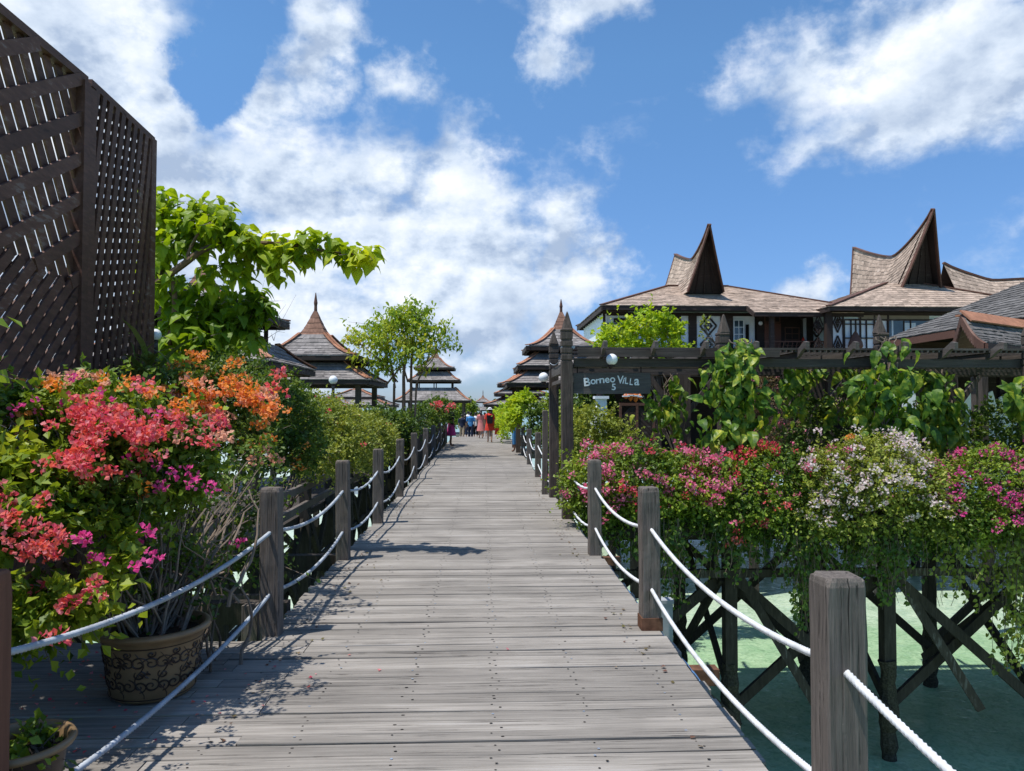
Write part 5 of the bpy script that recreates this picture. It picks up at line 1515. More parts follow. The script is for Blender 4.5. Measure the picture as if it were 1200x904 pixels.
def build_pothos():
    pothos('largest pothos wrapping the pergola post right of the name board, leaves reaching above the beam', (3.5, 10.5, 0),
           [(866, 408, 10.5, .40, 12, 10), (860, 440, 10.45, 1.1, 15, 24), (868, 480, 10.4, 1.3, 22, 26), (865, 520, 10.4, .5, 16, 16), (840, 545, 10.1, .25, 10, 12)], 330, 31)
    pothos('pothos hanging on the shaded rear post directly right of the name board', (3.3, 12.5, 0), [(782, 462, 12.4, 1, 12, 24), (790, 490, 12.3, 1, 12, 20), (775, 480, 12.3, .8, 10, 18)], 90, 32)
    pothos('pothos draping the pergola post below the beige window band, leaves reaching above the beam', (5.75, 10.5, 0),
           [(1042, 405, 10.5, .22, 18, 10), (1040, 445, 10.45, 1, 16, 20), (1045, 482, 10.4, 1.2, 22, 26), (1000, 440, 11.2, .4, 14, 14), (1024, 470, 10.6, .7, 12, 20)], 240, 33)
    pothos('narrow strand of pothos hanging between the two big climbers', (4.7, 11.4, 0), [(932, 455, 11.4, 1, 7, 30), (950, 440, 11.4, .4, 9, 8), (985, 480, 11.6, .5, 10, 14)], 95, 34, .19)
    pothos('pothos with pale leaves on the third pergola post near the right edge', (7.0, 11.5, 0), [(1095, 455, 11.3, 1, 14, 22), (1105, 495, 11.2, 1.1, 14, 26), (1080, 440, 11.4, .6, 12, 8)], 130, 35, .21)
    pothos('few pothos leaves entering at the right edge below the beam', (7.9, 10.6, 0), [(1192, 462, 10.5, 1, 8, 14), (1212, 480, 10.5, 1, 10, 24)], 40, 36, .26)
    # leaves at the post between the bushes, and dark plants behind
    bush('shrub', 'dark glossy shrub in shade under the right end of the pergola', 'shrub', (8.5, 12.4, 0), [blob(1150, 505, 12.4, .7, .4, .42), blob(1190, 500, 12.4, .6, .4, .5), blob(1120, 520, 12.2, .4, .35, .35)], 500, .22, 9, .07, 71, 'leafdark', stems=6)
    bush('shrub', 'dark shrub with yellow tinted leaves left of the shaded pergola post', 'shrub', (5.0, 12.3, 0), [blob(945, 500, 12.2, .35, .3, .45), blob(985, 500, 12.2, .4, .3, .45), blob(1080, 505, 12.2, .35, .3, .4)], 420, .22, 9, .075, 72, 'leafdark', stems=6)
    bush('dry_bush', 'reddish dry-looking bush behind the pergola between the two big climbers', 'bush', (6.9, 16.5, -.1), [blob(905, 470, 16.5, .55, .5, .75), blob(890, 500, 16.5, .6, .5, .5), blob(925, 500, 16.4, .4, .4, .5)], 900, .24, 8, .045, 73, 'leafdry',
         flowers=[dict(mat='fpink', n=25, per=10, size=.035, rad=.05)], stems=30, gap=.3)
    bush('shrub', 'mid green shrub right behind the gate posts', 'shrub', (2.6, 15.5, 0), [blob(690, 500, 15.0, .55, .5, .38), blob(672, 520, 14.6, .30, .4, .4), blob(720, 512, 15.0, .4, .4, .3), blob(668, 550, 14.6, .2, .3, .4)], 800, .22, 9, .065, 74, 'leafolive', stems=8)
    bush('shrub', 'bright green leafy shrub between the gate posts and the small railing posts', 'shrub', (2.0, 16.5, 0), [blob(664, 500, 17, .35, .6, .45), blob(664, 545, 16.3, .28, .6, .45), blob(656, 478, 18.5, .35, .4, .4), blob(655, 580, 14.8, .10, .3, .2)], 850, .22, 9, .085, 75, 'leaf', stems=8,
         flowers=[dict(mat='fpink', pts=[P(641, 560, 15.0), P(653, 561, 14.6), P(637, 556, 15.2)], per=16, size=.05, rad=.07)])
    bush('shrub', 'pale flowering shrub at the foot of the farther gate post', 'shrub', (1.75, 13.9, 0), [blob(652, 590, 13.8, .2, .3, .3)], 130, .2, 9, .05, 76, 'leafdark', stems=4)
    # yellow-green small tree over the pergola
    bush('small_tree', 'yellow-green small tree rising above the pergola in front of the villa', 'tree', (4.3, 15.5, 0), [blob(762, 384, 15.5, .42, .4, .30), blob(735, 392, 15.5, .4, .4, .3), blob(786, 392, 15.5, .28, .35, .22), blob(720, 402, 15.4, .35, .4, .22), blob(775, 412, 15.5, .6, .4, .2)], 420, .30, 9, .095, 77, 'leaflime', up=.9, gap=.42, stems=22, rnd=.4)
    bush('shrub', 'small leafy sprig poking above the pergola in front of the diamond pattern', 'shrub', (5.8, 15.2, 0), [blob(826, 388, 15.2, .04, .05, .26)], 5, .25, 7, .08, 78, 'leafolive', up=.9, stems=8)


build_pothos()


def build_right_far():
    bush('climbing_shrub', 'tall lime green climber at the left corner of the gate pavilion', 'shrub', (1.75, 25.5, 0), [blob(605, 476, 25.5, .24, .4, .28), blob(603, 490, 25, .16, .4, .22), blob(614, 470, 25.8, .22, .4, .25)], 480, .25, 9, .12, 81, 'leaflime', stems=8, gap=.3)
    bush('shrub', 'green shrub between the pavilion posts behind the small railing posts', 'shrub', (3.2, 23.5, 0), [blob(650, 490, 23.5, .8, .7, .6), blob(690, 480, 23.5, .8, .7, .75), blob(665, 510, 22.5, .9, .7, .5)], 1100, .3, 9, .11, 82, 'leafdark', stems=8)
    bush('shrub', 'low pale green shrub beyond the small railing posts on the right', 'shrub', (1.75, 36, 0), [blob(592, 500, 34, .3, 1.5, .5), blob(590, 488, 38, .35, 1.5, .6), blob(585, 490, 50, .6, 2.5, .7)], 700, .3, 8, .11, 83, 'leaflime', stems=6)
    m = MB(); m.box((1.66, 31.0, .2), (.3, .3, .42)); m.box((1.66, 31.0, .42), (.36, .36, .05)); setp(m.build('planter_box', MAT['under'], origin=(1.66, 31, 0)), 'small dark square planter beyond the last right railing post', 'planter')
    bush('tree', 'green trees closing the view beyond the crowd left of the path', 'tree', (-3.5, 75, 0), [blob(545, 482, 75, 1.2, 1.5, 1.1), blob(533, 486, 72, 1.0, 1.2, .8)], 700, .5, 8, .25, 84, 'leaf', stems=8, stemr=.05)
    bush('tree', 'green tree beyond the crowd right of the path', 'tree', (3.2, 80, -.4), [blob(583, 484, 80, 1.0, 1.2, 1.3), blob(592, 490, 70, .9, 1.2, 1.1)], 600, .5, 8, .25, 85, 'leafdark', stems=8, stemr=.05)


build_right_far()

# ------------------------------------------------------------------ left side plants


def build_pot():
    t = thing('flower_pot', (-1.86, 4.32, 0), 'big buff flower pot with dark scrolling flower relief on the boardwalk', 'flower pot', 'ceramic flower pots on the boardwalk')
    c = (-1.86, 4.32, 0.005); prof = [(.001, 0), (.205, 0), (.222, .02), (.235, .12), (.250, .26), (.262, .36), (.272, .395), (.296, .410), (.305, .428), (.298, .445), (.275, .450), (.262, .43), (.25, .38)]
    prof = [(r_, z_ * .84) for r_, z_ in prof]
    m = MB(); m.lathe(c, prof, 64); m.build('bowl', MAT['potb'], t, smooth=True)
    m = MB(); m.lathe(c, [(.001, .325), (.252, .32)], 24); m.build('soil', MAT['soil'], t)
    def R(z):
        for (r0, z0), (r1, z1) in zip(prof[1:], prof[2:]):
            if z0 <= z <= z1: return r0 + (r1 - r0) * (z - z0) / max(1e-6, z1 - z0)
        return .25
    m = MB()
    def curve(uv, r=.0052):
        pt = []
        for (u, z) in uv: z = z * .84; rr = R(z) + .0015; pt.append((c[0] + rr * math.cos(u), c[1] + rr * math.sin(u), c[2] + z))
        m.tube(pt, [r * (.5 + .5 * math.sin(math.pi * (i + .6) / len(pt))) for i in range(len(pt))], 5)
    K = 13
    for k in range(K):
        u0 = 2 * math.pi * k / K
        for (zc, rad, sg, ph) in ((.27, .048, 1, 0), (.27, .042, -1, 3.14), (.125, .044, -1, 1.5), (.12, .038, 1, 4.7), (.195, .028, 1, 2.2), (.33, .022, -1, .7)):
            uc = u0 + (.0 if sg > 0 else math.pi / K); tt = []
            for q in range(22):
                a = ph + sg * q * .42; rr = rad * (1 - q / 24) ; tt.append((uc + rr * math.cos(a) / .24, zc + rr * math.sin(a)))
            curve(tt)
        for j in range(6):
            a = j * math.pi / 3; uc, zc = u0 + math.pi / K * .5, .20 + .06 * (k % 2)
            curve([(uc + .022 * s * math.cos(a) / .24 + .006 * math.sin(s * 3) * math.sin(a) / .24, zc + .022 * s * math.sin(a) + .004 * math.sin(s * 3) * math.cos(a)) for s in (0, .4, .8, 1.2)], .006)
        curve([(u0 + .10 * math.sin(z * 30), z) for z in np.linspace(.04, .34, 14)], .0035)
    for z in (.028, .362): curve([(2 * math.pi * i / 60, z) for i in range(61)], .004)
    m.build('relief_pattern', MAT['potd'], t)
    t = thing('flower_pot', (-1.80, 2.98, 0), 'small dark glazed pot with buff rim and low green plant at the bottom left corner', 'flower pot', 'ceramic flower pots on the boardwalk')
    c = (-1.80, 2.98, .005); m = MB(); m.lathe(c, [(.001, 0), (.125, 0), (.14, .03), (.158, .16), (.17, .25), (.178, .28)], 48); m.build('bowl', MAT['potd'], t, smooth=True)
    m = MB(); m.lathe(c, [(.176, .278), (.200, .285), (.207, .298), (.200, .31), (.184, .312), (.172, .295), (.168, .26)], 48); m.build('rim', MAT['potb'], t, smooth=True)
    m = MB(); m.lathe(c, [(.001, .265), (.172, .26)], 24); m.build('soil', MAT['soil'], t)
    bush('potted_plant', 'low green plant growing in the small dark pot', 'plant', (-1.80, 2.98, .26), [(-1.80, 2.98, .26, .13, .13, .07)], 60, .10, 7, .045, 91, 'leaf', stems=4, stemr=.004)


build_pot()


def build_left_bushes():
    gr = 'bougainvillea bushes massed along the left edge'
    # yellow-green, coral-flowered plant nearest the viewer
    bl = [blob(35, 620, 3.81, 0.24, 0.28, 0.19), blob(65, 690, 3.72, 0.22, 0.28, 0.19), blob(130, 660, 3.95, 0.19, 0.24, 0.15), blob(10, 710, 3.63, 0.20, 0.24, 0.19), blob(0, 570, 3.91, 0.28, 0.28, 0.20), blob(100, 620, 4.00, 0.19, 0.22, 0.14)]
    bush('bougainvillea', 'nearest bougainvillea with yellow-green leaves and coral flowers beside the left edge', 'flowering bush', (-1.92, 4.28, .31), bl, 1050, .17, 8, .062, 101, 'leafyellow', group=gr, gap=.34, stems=12, stemr=.008,
         flowers=[dict(mat='coral', pts=spread([(30, 625), (48, 645), (60, 610), (18, 640), (38, 610)], 3.49, 4, 21.7, 17.8, 1), per=26, size=.027, rad=.038),
                  dict(mat='coral', pts=spread([(88, 690), (80, 720), (96, 700), (60, 745)], 3.42, 2, 10.0, 8.9, 2), per=16, size=.028, rad=.028),
                  dict(mat='fmagenta', pts=spread([(98, 628), (155, 655), (166, 660), (122, 662), (174, 630)], 3.58, 2, 10.0, 7.4, 4), per=16, size=.028, rad=.026),
                  dict(mat='coral', pts=spread([(10, 590), (14, 580)], 3.67, 3, 16.7, 7.4, 5), per=18, size=.028, rad=.034)])
    # main coral mass
    bl = [blob(60, 505, 4.30, 0.31, 0.34, 0.21), blob(140, 500, 4.47, 0.31, 0.34, 0.21), blob(205, 515, 4.64, 0.24, 0.33, 0.19), blob(110, 565, 4.21, 0.31, 0.31, 0.19), blob(185, 570, 4.39, 0.19, 0.26, 0.15), blob(-10, 525, 4.21, 0.31, 0.34, 0.30), blob(232, 545, 4.64, 0.10, 0.26, 0.15), blob(100, 468, 4.56, 0.22, 0.26, 0.10), blob(30, 485, 4.47, 0.26, 0.26, 0.13)]
    bush('bougainvillea', 'large bougainvillea covered in coral red blossom below the lattice screens', 'flowering bush', (-1.90, 4.36, .31), bl, 1900, .17, 9, .046, 102, 'leaf', group=gr, gap=.42, stems=18, stemr=.008,
         flowers=[dict(mat='coral', pts=spread([(95, 495), (125, 490), (150, 485), (165, 500), (140, 515), (170, 520), (120, 500)], 3.91, 6, 21.7, 13.4, 6), per=29, size=.027, rad=.040),
                  dict(mat='coral', pts=spread([(75, 535), (95, 545), (108, 535)], 3.80, 5, 16.7, 14.9, 7), per=27, size=.027, rad=.038),
                  dict(mat='coral', pts=spread([(235, 492), (205, 500), (215, 495)], 4.17, 4, 23.3, 10.4, 8), per=21, size=.027, rad=.034),
                  dict(mat='coral', pts=spread([(110, 490), (190, 487), (70, 562), (75, 557)], 3.96, 2, 13.3, 7.4, 10), per=16, size=.027, rad=.028),
                  dict(mat='fmagenta', pts=spread([(95, 438), (40, 472), (62, 470), (122, 467), (180, 480), (28, 485), (150, 545), (165, 550), (182, 555), (216, 568), (218, 555), (242, 568)], 4.08, 2, 10.0, 7.4, 11), per=13, size=.026, rad=.026),
                  dict(mat='forange', pts=spread([(60, 448), (180, 462), (205, 475), (150, 455), (20, 500)], 4.25, 4, 12, 8, 44), per=16, size=.027, rad=.028),
                  dict(mat='salmon', pts=spread([(82, 440), (112, 443), (235, 507), (125, 475)], 4.17, 3, 15.0, 5.9, 12), per=18, size=.026, rad=.028),
                  dict(mat='forange', pts=spread([(115, 445), (12, 583), (148, 573)], 4.04, 3, 15.0, 5.9, 13), per=16, size=.026, rad=.028)])
    # orange one behind
    bl = [blob(200, 478, 6.6, .36, .4, .27), blob(250, 470, 6.9, .34, .4, .27), blob(288, 476, 7.2, .25, .4, .25), blob(235, 440, 7.4, .40, .4, .16), blob(285, 512, 6.9, .20, .4, .22), blob(190, 510, 6.2, .3, .3, .2), blob(275, 440, 7.8, .30, .3, .18)]
    bush('bougainvillea', 'bougainvillea with orange and salmon blossom in front of the broad-leaved tree', 'flowering bush', (-2.7, 6.6, -.1), bl, 1700, .20, 9, .045, 103, 'leafdark', group=gr, gap=.28, stems=30, stemr=.012,
         flowers=[dict(mat='forange', pts=spread([(270, 455), (285, 458), (300, 470), (315, 480), (225, 467), (240, 468), (210, 465)], 6.35, 8, 13.5, 7.5, 14), per=26, size=.034, rad=.045),
                  dict(mat='forange', pts=spread([(202, 430), (225, 416), (240, 418), (247, 440), (270, 425), (285, 441), (305, 515), (291, 520)], 6.7, 3, 9.0, 4.5, 15), per=22, size=.034, rad=.045),
                  dict(mat='salmon', pts=spread([(172, 452), (200, 470), (235, 458), (300, 465), (255, 490), (245, 478), (318, 538), (260, 567)], 6.4, 5, 10.5, 6.0, 16), per=20, size=.044, rad=.045),
                  dict(mat='coral', pts=spread([(240, 500), (250, 493), (320, 452)], 6.0, 5, 7.5, 7.5, 17), per=16, size=.04, rad=.035)])
    # shading plant just out of frame beside the viewer
    bush('bougainvillea', 'bougainvillea beside the viewer throwing dappled shade on the near left boards', 'flowering bush', (-2.35, 2.2, 0), [(-2.05, 2.1, 1.85, .40, .6, .34), (-2.2, 1.5, 1.6, .4, .5, .4), (-2.38, 2.6, 1.65, .26, .4, .35), (-2.3, 2.0, 1.1, .3, .5, .3)], 760, .20, 8, .055, 110, 'leaf', group=gr, gap=.45, stems=14)
    # bare curling stems and low leaves near the first railing post
    bl = [blob(250, 600, 5.6, .30, .3, .35), blob(285, 640, 5.7, .25, .25, .22), blob(225, 650, 5.0, .3, .25, .2), blob(300, 560, 5.9, .25, .25, .3), blob(190, 680, 4.6, .3, .22, .16), blob(310, 590, 6.0, .2, .2, .25)]
    bush('thin_bush', 'sparse twiggy bush with bare curling stems left of the nearest railing post', 'bush', (-1.82, 4.34, .31), bl, 420, .22, 8, .042, 104, 'leafdark', group=gr, gap=.5, stems=24, stemr=.010,
         flowers=[dict(mat='fmagenta', pts=[P(275, 638, 5.2), P(281, 634, 5.2), P(160, 640, 4.3)], per=18, size=.034, rad=.03)])
    m = MB(); rr = random.Random(9)
    for k in range(24):
        p = P(rr.uniform(205, 290), rr.uniform(690, 720), rr.uniform(4.6, 5.2)); p.z = .38 if k % 2 else 0.0; d = Vector((rr.gauss(0, .3), rr.gauss(0, .3), 1)); ptl = [p.copy()]
        for q in range(rr.randint(8, 15)):
            d += Vector((rr.gauss(0, .38), rr.gauss(0, .38), rr.gauss(.05, .25))); d.normalize(); p = p + d * .085; ptl.append(p.copy())
        r0 = rr.uniform(.006, .015); m.tube(ptl, [r0 * (1 - .8 * i / len(ptl)) for i in range(len(ptl))], 6)
    m.build('branches', MAT['twig'], bpy.data.objects['thin_bush'])
    # hedge
    hg = 'flowering hedge bushes on the left trestle walkway'
    bl = [blob(335, 492, 9.2, .36, .6, .36), blob(320, 468, 9.8, .40, .6, .28), blob(352, 525, 9.0, .26, .5, .22), blob(312, 520, 8.6, .22, .4, .28)]
    bush('hedge_bush', 'dark green hedge bush arching just beyond the nearest railing post', 'bush', (-3.0, 9.2, -.05), bl, 1500, .2, 9, .046, 105, 'leafdark', group=hg, gap=.25, stems=12,
         flowers=[dict(mat='forange', pts=spread([(315, 460), (345, 530), (350, 545)], 8.5, 2, 8, 6, 20), per=14, size=.034, rad=.04), dict(mat='fred', n=8, per=10, size=.04, rad=.03)])
    bl = [blob(385, 505, 12.2, .55, .9, .42), blob(360, 485, 12.6, .55, .9, .34), blob(405, 522, 12.0, .40, .8, .34), blob(385, 535, 11.6, .40, .8, .26)]
    bush('hedge_bush', 'light olive hedge bush under the globe lamp on the left', 'bush', (-3.2, 12.2, -.05), bl, 2300, .22, 9, .050, 106, 'leafolive', group=hg, gap=.22, stems=12, flowers=[dict(mat='forange', n=16, per=8, size=.034, rad=.035), dict(mat='fred', n=10, per=8, size=.034, rad=.03)])
    bl = [blob(428, 512, 16.2, .55, 1.2, .42), blob(408, 500, 16.8, .6, 1.0, .35), blob(445, 520, 16.8, .35, 1.2, .36), blob(432, 532, 15.6, .35, 1, .28)]
    bush('hedge_bush', 'olive hedge bush in the middle of the left hedge below the two-tiered pavilion', 'bush', (-3.0, 16.2, -.05), bl, 2000, .25, 9, .058, 107, 'leafolive', group=hg, gap=.22, stems=10, flowers=[dict(mat='fred', n=8, per=8, size=.05, rad=.035)])
    bl = [blob(460, 502, 22, .6, 1.6, .45), blob(448, 496, 21, .6, 1.3, .35), blob(470, 510, 23, .4, 1.4, .4)]
    bush('hedge_bush', 'dark hedge bush at the foot of the thin tree', 'bush', (-2.8, 22, -.05), bl, 1500, .3, 9, .085, 108, 'leafdark', group=hg, stems=8)
    bl = [blob(500, 488, 29, .6, 1.6, .45), blob(515, 482, 31, .55, 1.6, .5), blob(490, 494, 27, .6, 1.5, .45)]
    bush('hedge_bush', 'far hedge bush topped with red flowers before the three-tiered pavilion', 'bush', (-2.6, 29, -.05), bl, 1100, .3, 9, .10, 109, 'leafdark', group=hg, stems=8, flowers=[dict(mat='coral', pts=spread([(512, 474), (522, 477), (504, 477)], 28.5, 3, 5, 2, 22), per=24, size=.08, rad=.12)])
    # straw-coloured strap leaves
    for (px, py, Y, n, L, lab, sd) in ((478, 500, 24.5, 150, .7, 'clump of drooping straw-coloured strap leaves below the thin tree', 1), (178, 440, 7.4, 60, .42, 'clump of spiky pale strap leaves behind the orange flowers', 2)):
        c = P(px, py + 6, Y); rr = random.Random(sd); r = np.random.RandomState(sd)
        A = r.normal(size=(n, 3)) * np.array([1, 1, .4]) + np.array([0, 0, .9]); Pn = np.tile(np.array(tuple(c)), (n, 1)) + r.normal(size=(n, 3)) * .12 * np.array([1, 1, .6])
        t = thing('strap_leaf_plant', (c.x, c.y, 0), lab, 'plant'); scatter('leaves', BLADE, Pn, A, np.tile([0, 0, 1.0], (n, 1)) + r.normal(size=(n, 3)) * .2, L * r.uniform(.6, 1.2, n), MAT['blade'], t)
        m = MB(); m.tube([(c.x, c.y, -.1), (c.x, c.y, c.z)], .05, 7); m.build('stem', MAT['bark'], t)
    # plank screen behind the posts
    m = MB(); rr = random.Random(2); y = 20.5
    while y < 40: m.box((-1.93, y, .06 + rr.uniform(-.01, .01)), (.03, .14, 1.42)); y += .145
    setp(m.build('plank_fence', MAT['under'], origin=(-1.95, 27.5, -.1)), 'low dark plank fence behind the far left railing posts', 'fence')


build_left_bushes()


def limb(mb, pts_, r0, r1, seg=7):
    n = len(pts_); P_ = []
    # Catmull-Rom through the given points
    q = [pts_[0]] + list(pts_) + [pts_[-1]]
    for i in range(1, len(q) - 2):
        for k in range(4):
            t = k / 4; a, b, c, d = q[i - 1], q[i], q[i + 1], q[i + 2]
            P_.append(.5 * ((2 * b) + (c - a) * t + (2 * a - 5 * b + 4 * c - d) * t * t + (3 * b - a - 3 * c + d) * t ** 3))
    P_.append(q[-1]); m = len(P_)
    mb.tube(P_, [r0 + (r1 - r0) * i / (m - 1) for i in range(m)], seg)
    return P_


def build_heart_tree():
    t = thing('broad_leaved_tree', (-4.05, 8.7, 0), 'bright yellow-green tree with large drooping heart leaves and one long bough', 'tree')
    mb = MB(); rr = random.Random(12)
    Y = 8.6
    trunk = [Vector((-4.15, 8.9, -.1)), P(170, 520, 8.8), P(178, 460, 8.7), P(172, 400, 8.6)]
    limb(mb, trunk, .085, .06)
    limb(mb, [P(178, 470, 8.7), P(196, 410, 8.6), P(205, 370, 8.6), P(203, 330, 8.6)], .06, .025)
    limb(mb, [P(160, 350, 8.7), P(180, 335, 8.6), P(215, 310, 8.4), P(245, 290, 8.3), P(290, 285, 8.2), P(340, 287, 8.1), P(385, 295, 8.0), P(432, 300, 7.9)], .05, .007)
    limb(mb, [P(165, 368, 8.7), P(195, 345, 8.9), P(225, 350, 9.1), P(270, 345, 9.2)], .04, .012)
    limb(mb, [P(185, 330, 8.6), P(195, 290, 8.8), P(190, 250, 8.8)], .03, .01)
    limb(mb, [P(215, 310, 8.4), P(235, 270, 8.3), P(262, 255, 8.2)], .02, .008)
    limb(mb, [P(202, 400, 8.6), P(240, 390, 8.7), P(290, 375, 8.8), P(318, 358, 8.8)], .03, .008)
    # dead twigs
    for (a, b) in (((285, 375), (312, 335)), ((290, 380), (325, 372)), ((300, 400), (330, 388)), ((295, 365), (305, 345))):
        s, e = P(a[0], a[1], 8.9), P(b[0], b[1], 8.8); ptl = [s.lerp(e, k / 6) + Vector((rr.gauss(0, .02), rr.gauss(0, .03), rr.gauss(0, .03))) for k in range(7)]
        mb.tube(ptl, [.007, .006, .005, .004, .003, .0025, .002], 4)
        for k in (2, 3, 4, 5):
            d = Vector((rr.gauss(.05, .08), rr.gauss(0, .05), rr.gauss(.06, .07))); mb.tube([ptl[k], ptl[k] + d * .6, ptl[k] + d * 1.4], [.003, .002, .001], 3)
    mb.build('trunk', MAT['bark'], t)
    def crown(name, spots, mat, seed, size):
        rr = random.Random(seed); Pn, A, N_, S = [], [], [], []; tw = MB()
        for (px, py, Yc, sp, n) in spots:
            for _ in range(n):
                c = P(px + rr.gauss(0, sp), py + rr.gauss(0, sp * .75), Yc + rr.gauss(0, sp / 75))
                tw.tube([c + Vector((rr.gauss(0, .08), rr.gauss(0, .08), -.05)), c + Vector((0, 0, .0)), ], [.005, .003], 3, cap=False)
                k = rr.randint(6, 10); a0 = rr.uniform(0, 6.28)
                for j in range(k):
                    a = a0 + j * 2.4; h = Vector((math.cos(a), math.sin(a), 0))
                    Pn.append(tuple(c + h * rr.uniform(.01, .09) + Vector((0, 0, rr.uniform(-.12, .10))))); A.append((h.x + rr.gauss(0, .4), h.y + rr.gauss(0, .4), rr.gauss(-.35, .5))); N_.append((h.x * .55 + rr.gauss(0, .2), h.y * .55 + rr.gauss(0, .2), 1.0)); S.append(size * rr.uniform(.55, 1.2))
        scatter(name, HEARTD, np.array(Pn), np.array(A), np.array(N_), np.array(S), MAT[mat], t, smooth=False)
        tw.build('twigs', MAT['twig'], t)
    crown('upper_crown', [(182, 232, 8.8, 7, 6), (205, 258, 8.7, 14, 15), (240, 265, 8.5, 12, 12), (190, 290, 8.7, 12, 12), (222, 285, 8.4, 12, 9), (262, 275, 8.3, 10, 11), (285, 280, 8.2, 8, 9), (262, 250, 8.3, 8, 5), (180, 320, 8.6, 12, 9),
                          (300, 290, 8.2, 8, 8), (318, 300, 8.1, 7, 6), (330, 280, 8.1, 5, 3), (325, 318, 8.1, 4, 3), (345, 290, 8.1, 5, 4), (362, 281, 8.1, 5, 4), (386, 288, 8.0, 3, 2), (403, 296, 8.0, 5, 4), (420, 299, 7.95, 4, 3), (436, 300, 7.9, 3, 3),
                          (272, 306, 8.2, 5, 4), (282, 320, 8.2, 3, 2), (355, 300, 8.1, 3, 2), (240, 245, 8.5, 8, 5), (190, 250, 8.9, 9, 7), (178, 345, 8.6, 10, 6), (252, 322, 8.4, 7, 4)], 'leaftree', 5, .128)
    crown('lower_crown', [(215, 350, 8.8, 14, 10), (250, 350, 8.9, 12, 8), (240, 375, 8.8, 16, 16), (280, 365, 8.8, 12, 12), (305, 360, 8.8, 8, 8), (205, 385, 8.7, 14, 12), (215, 415, 8.6, 16, 16), (260, 400, 8.7, 16, 16), (290, 395, 8.8, 10, 8), (185, 420, 8.6, 10, 8), (300, 345, 8.8, 6, 3), (235, 400, 8.5, 12, 10)], 'leaflow', 6, .135)


build_heart_tree()


def build_thin_tree():
    t = thing('thin_tree', (-2.75, 24, -.1), 'slender multi-stemmed tree with yellowing airy crown beyond the left hedge', 'tree')
    mb = MB(); rr = random.Random(41); Y = 24
    tips = []
    bs = [(P(472, 500, Y), 0), (P(478, 500, Y), 1), (P(468, 500, Y), 2), (P(484, 500, Y + .2), 3)]
    def br(px0, py0, px1, py1, bend, r0, r1, Y0=24, Y1=24):
        a, b = P(px0, py0, Y0), P(px1, py1, Y1); m = a.lerp(b, .5) + Vector((bend, 0, .0))
        pl = limb(mb, [a, m, b], r0, r1, 6); tips.extend(pl[len(pl) // 3:]); return pl
    br(474, 545, 473, 440, 0, .07, .05); br(473, 440, 470, 375, .1, .05, .02); br(476, 545, 482, 430, .05, .06, .04); br(482, 430, 492, 372, -.1, .04, .015, 24, 24.3)
    br(470, 545, 462, 450, -.1, .05, .04); br(463, 455, 440, 395, .15, .035, .012); br(466, 448, 425, 405, .1, .03, .01, 24, 23.6); br(484, 540, 488, 450, 0, .04, .03); br(488, 450, 508, 390, .1, .03, .01); br(463, 448, 450, 380, 0, .03, .012, 24, 24.5)
    br(452, 452, 470, 430, 0, .03, .03); br(478, 448, 460, 385, 0, .03, .01); br(490, 440, 515, 405, .1, .02, .008); br(505, 400, 530, 400, 0, .012, .004); br(500, 395, 522, 388, 0, .012, .004); br(505, 405, 540, 412, 0, .010, .003)
    mb.build('trunk', MAT['bark'], t)
    spots = [(470, 378, 12, 95), (450, 388, 12, 85), (430, 400, 12, 65), (415, 398, 7, 24), (490, 382, 12, 85), (505, 398, 9, 45), (470, 400, 16, 110), (445, 415, 14, 80), (485, 410, 12, 70), (455, 430, 10, 45), (500, 415, 9, 35), (470, 368, 8, 35), (518, 388, 6, 14), (530, 402, 5, 7), (525, 412, 6, 8), (440, 440, 8, 18), (492, 372, 7, 26), (500, 432, 6, 12)]
    r = np.random.RandomState(5); C = []; tw = MB()
    for (px, py, sp, n) in spots:
        for _ in range(int(n * .72)): C.append(tuple(P(px + r.normal() * sp * 1.05, py - 4 + r.normal() * sp * .7, 24 + r.normal() * sp / 22)))
    C = np.array(C); k = 7
    Pn = np.repeat(C, k, 0) + r.normal(size=(len(C) * k, 3)) * .09; n = len(Pn)
    A = r.normal(size=(n, 3)) * .7 + np.array([0, 0, -.5]); N_ = r.normal(size=(n, 3)) * .5 + np.array([0, 0, 1.0])
    scatter('crown', LONG, Pn, A, N_, .125 * r.uniform(.6, 1.3, n), MAT['leafthin'], t)
    T = np.array([tuple(q) for q in tips])
    for c in C[::3]:
        d = np.linalg.norm(T - c, axis=1); a = Vector(T[int(d.argmin())]); b = Vector(c)
        tw.tube([a, a.lerp(b, .5) + Vector((0, 0, -.03)), b], [.010, .007, .004], 3, cap=False)
    tw.build('twigs', MAT['bark'], t)


build_thin_tree()


def build_litter():
    r = np.random.RandomState(6)
    # petals and leaves blown onto the boards below the left bushes
    for nm, mat, n, lab, s in (('fallen_petals', 'coral', 150, 'coral petals scattered on the boards round the flower pots', .022), ('fallen_leaves', 'leafdry', 190, 'dry leaves scattered along the boardwalk edges', .03)):
        x = -2.6 + np.abs(r.normal(size=n)) * .75 if nm == 'fallen_petals' else np.where(r.rand(n) < .6, -1.35 + np.abs(r.normal(size=n)) * .18, 1.12 - np.abs(r.normal(size=n)) * .12)
        y = r.uniform(2.6, 5.0, n) if nm == 'fallen_petals' else r.uniform(3.0, 16, n)
        Pn = np.stack([x, y, np.full(n, .008)], 1); A = r.normal(size=(n, 3)) * np.array([1, 1, .12]); N_ = r.normal(size=(n, 3)) * .25 + np.array([0, 0, 1.0])
        setp(scatter(nm, BRACT, Pn, A, N_, s * r.uniform(.6, 1.3, n), MAT[mat], origin=(0, 5, 0)), lab, nm.split('_')[1], kind='stuff')


build_litter()
# ------------------------------------------------------------------ people


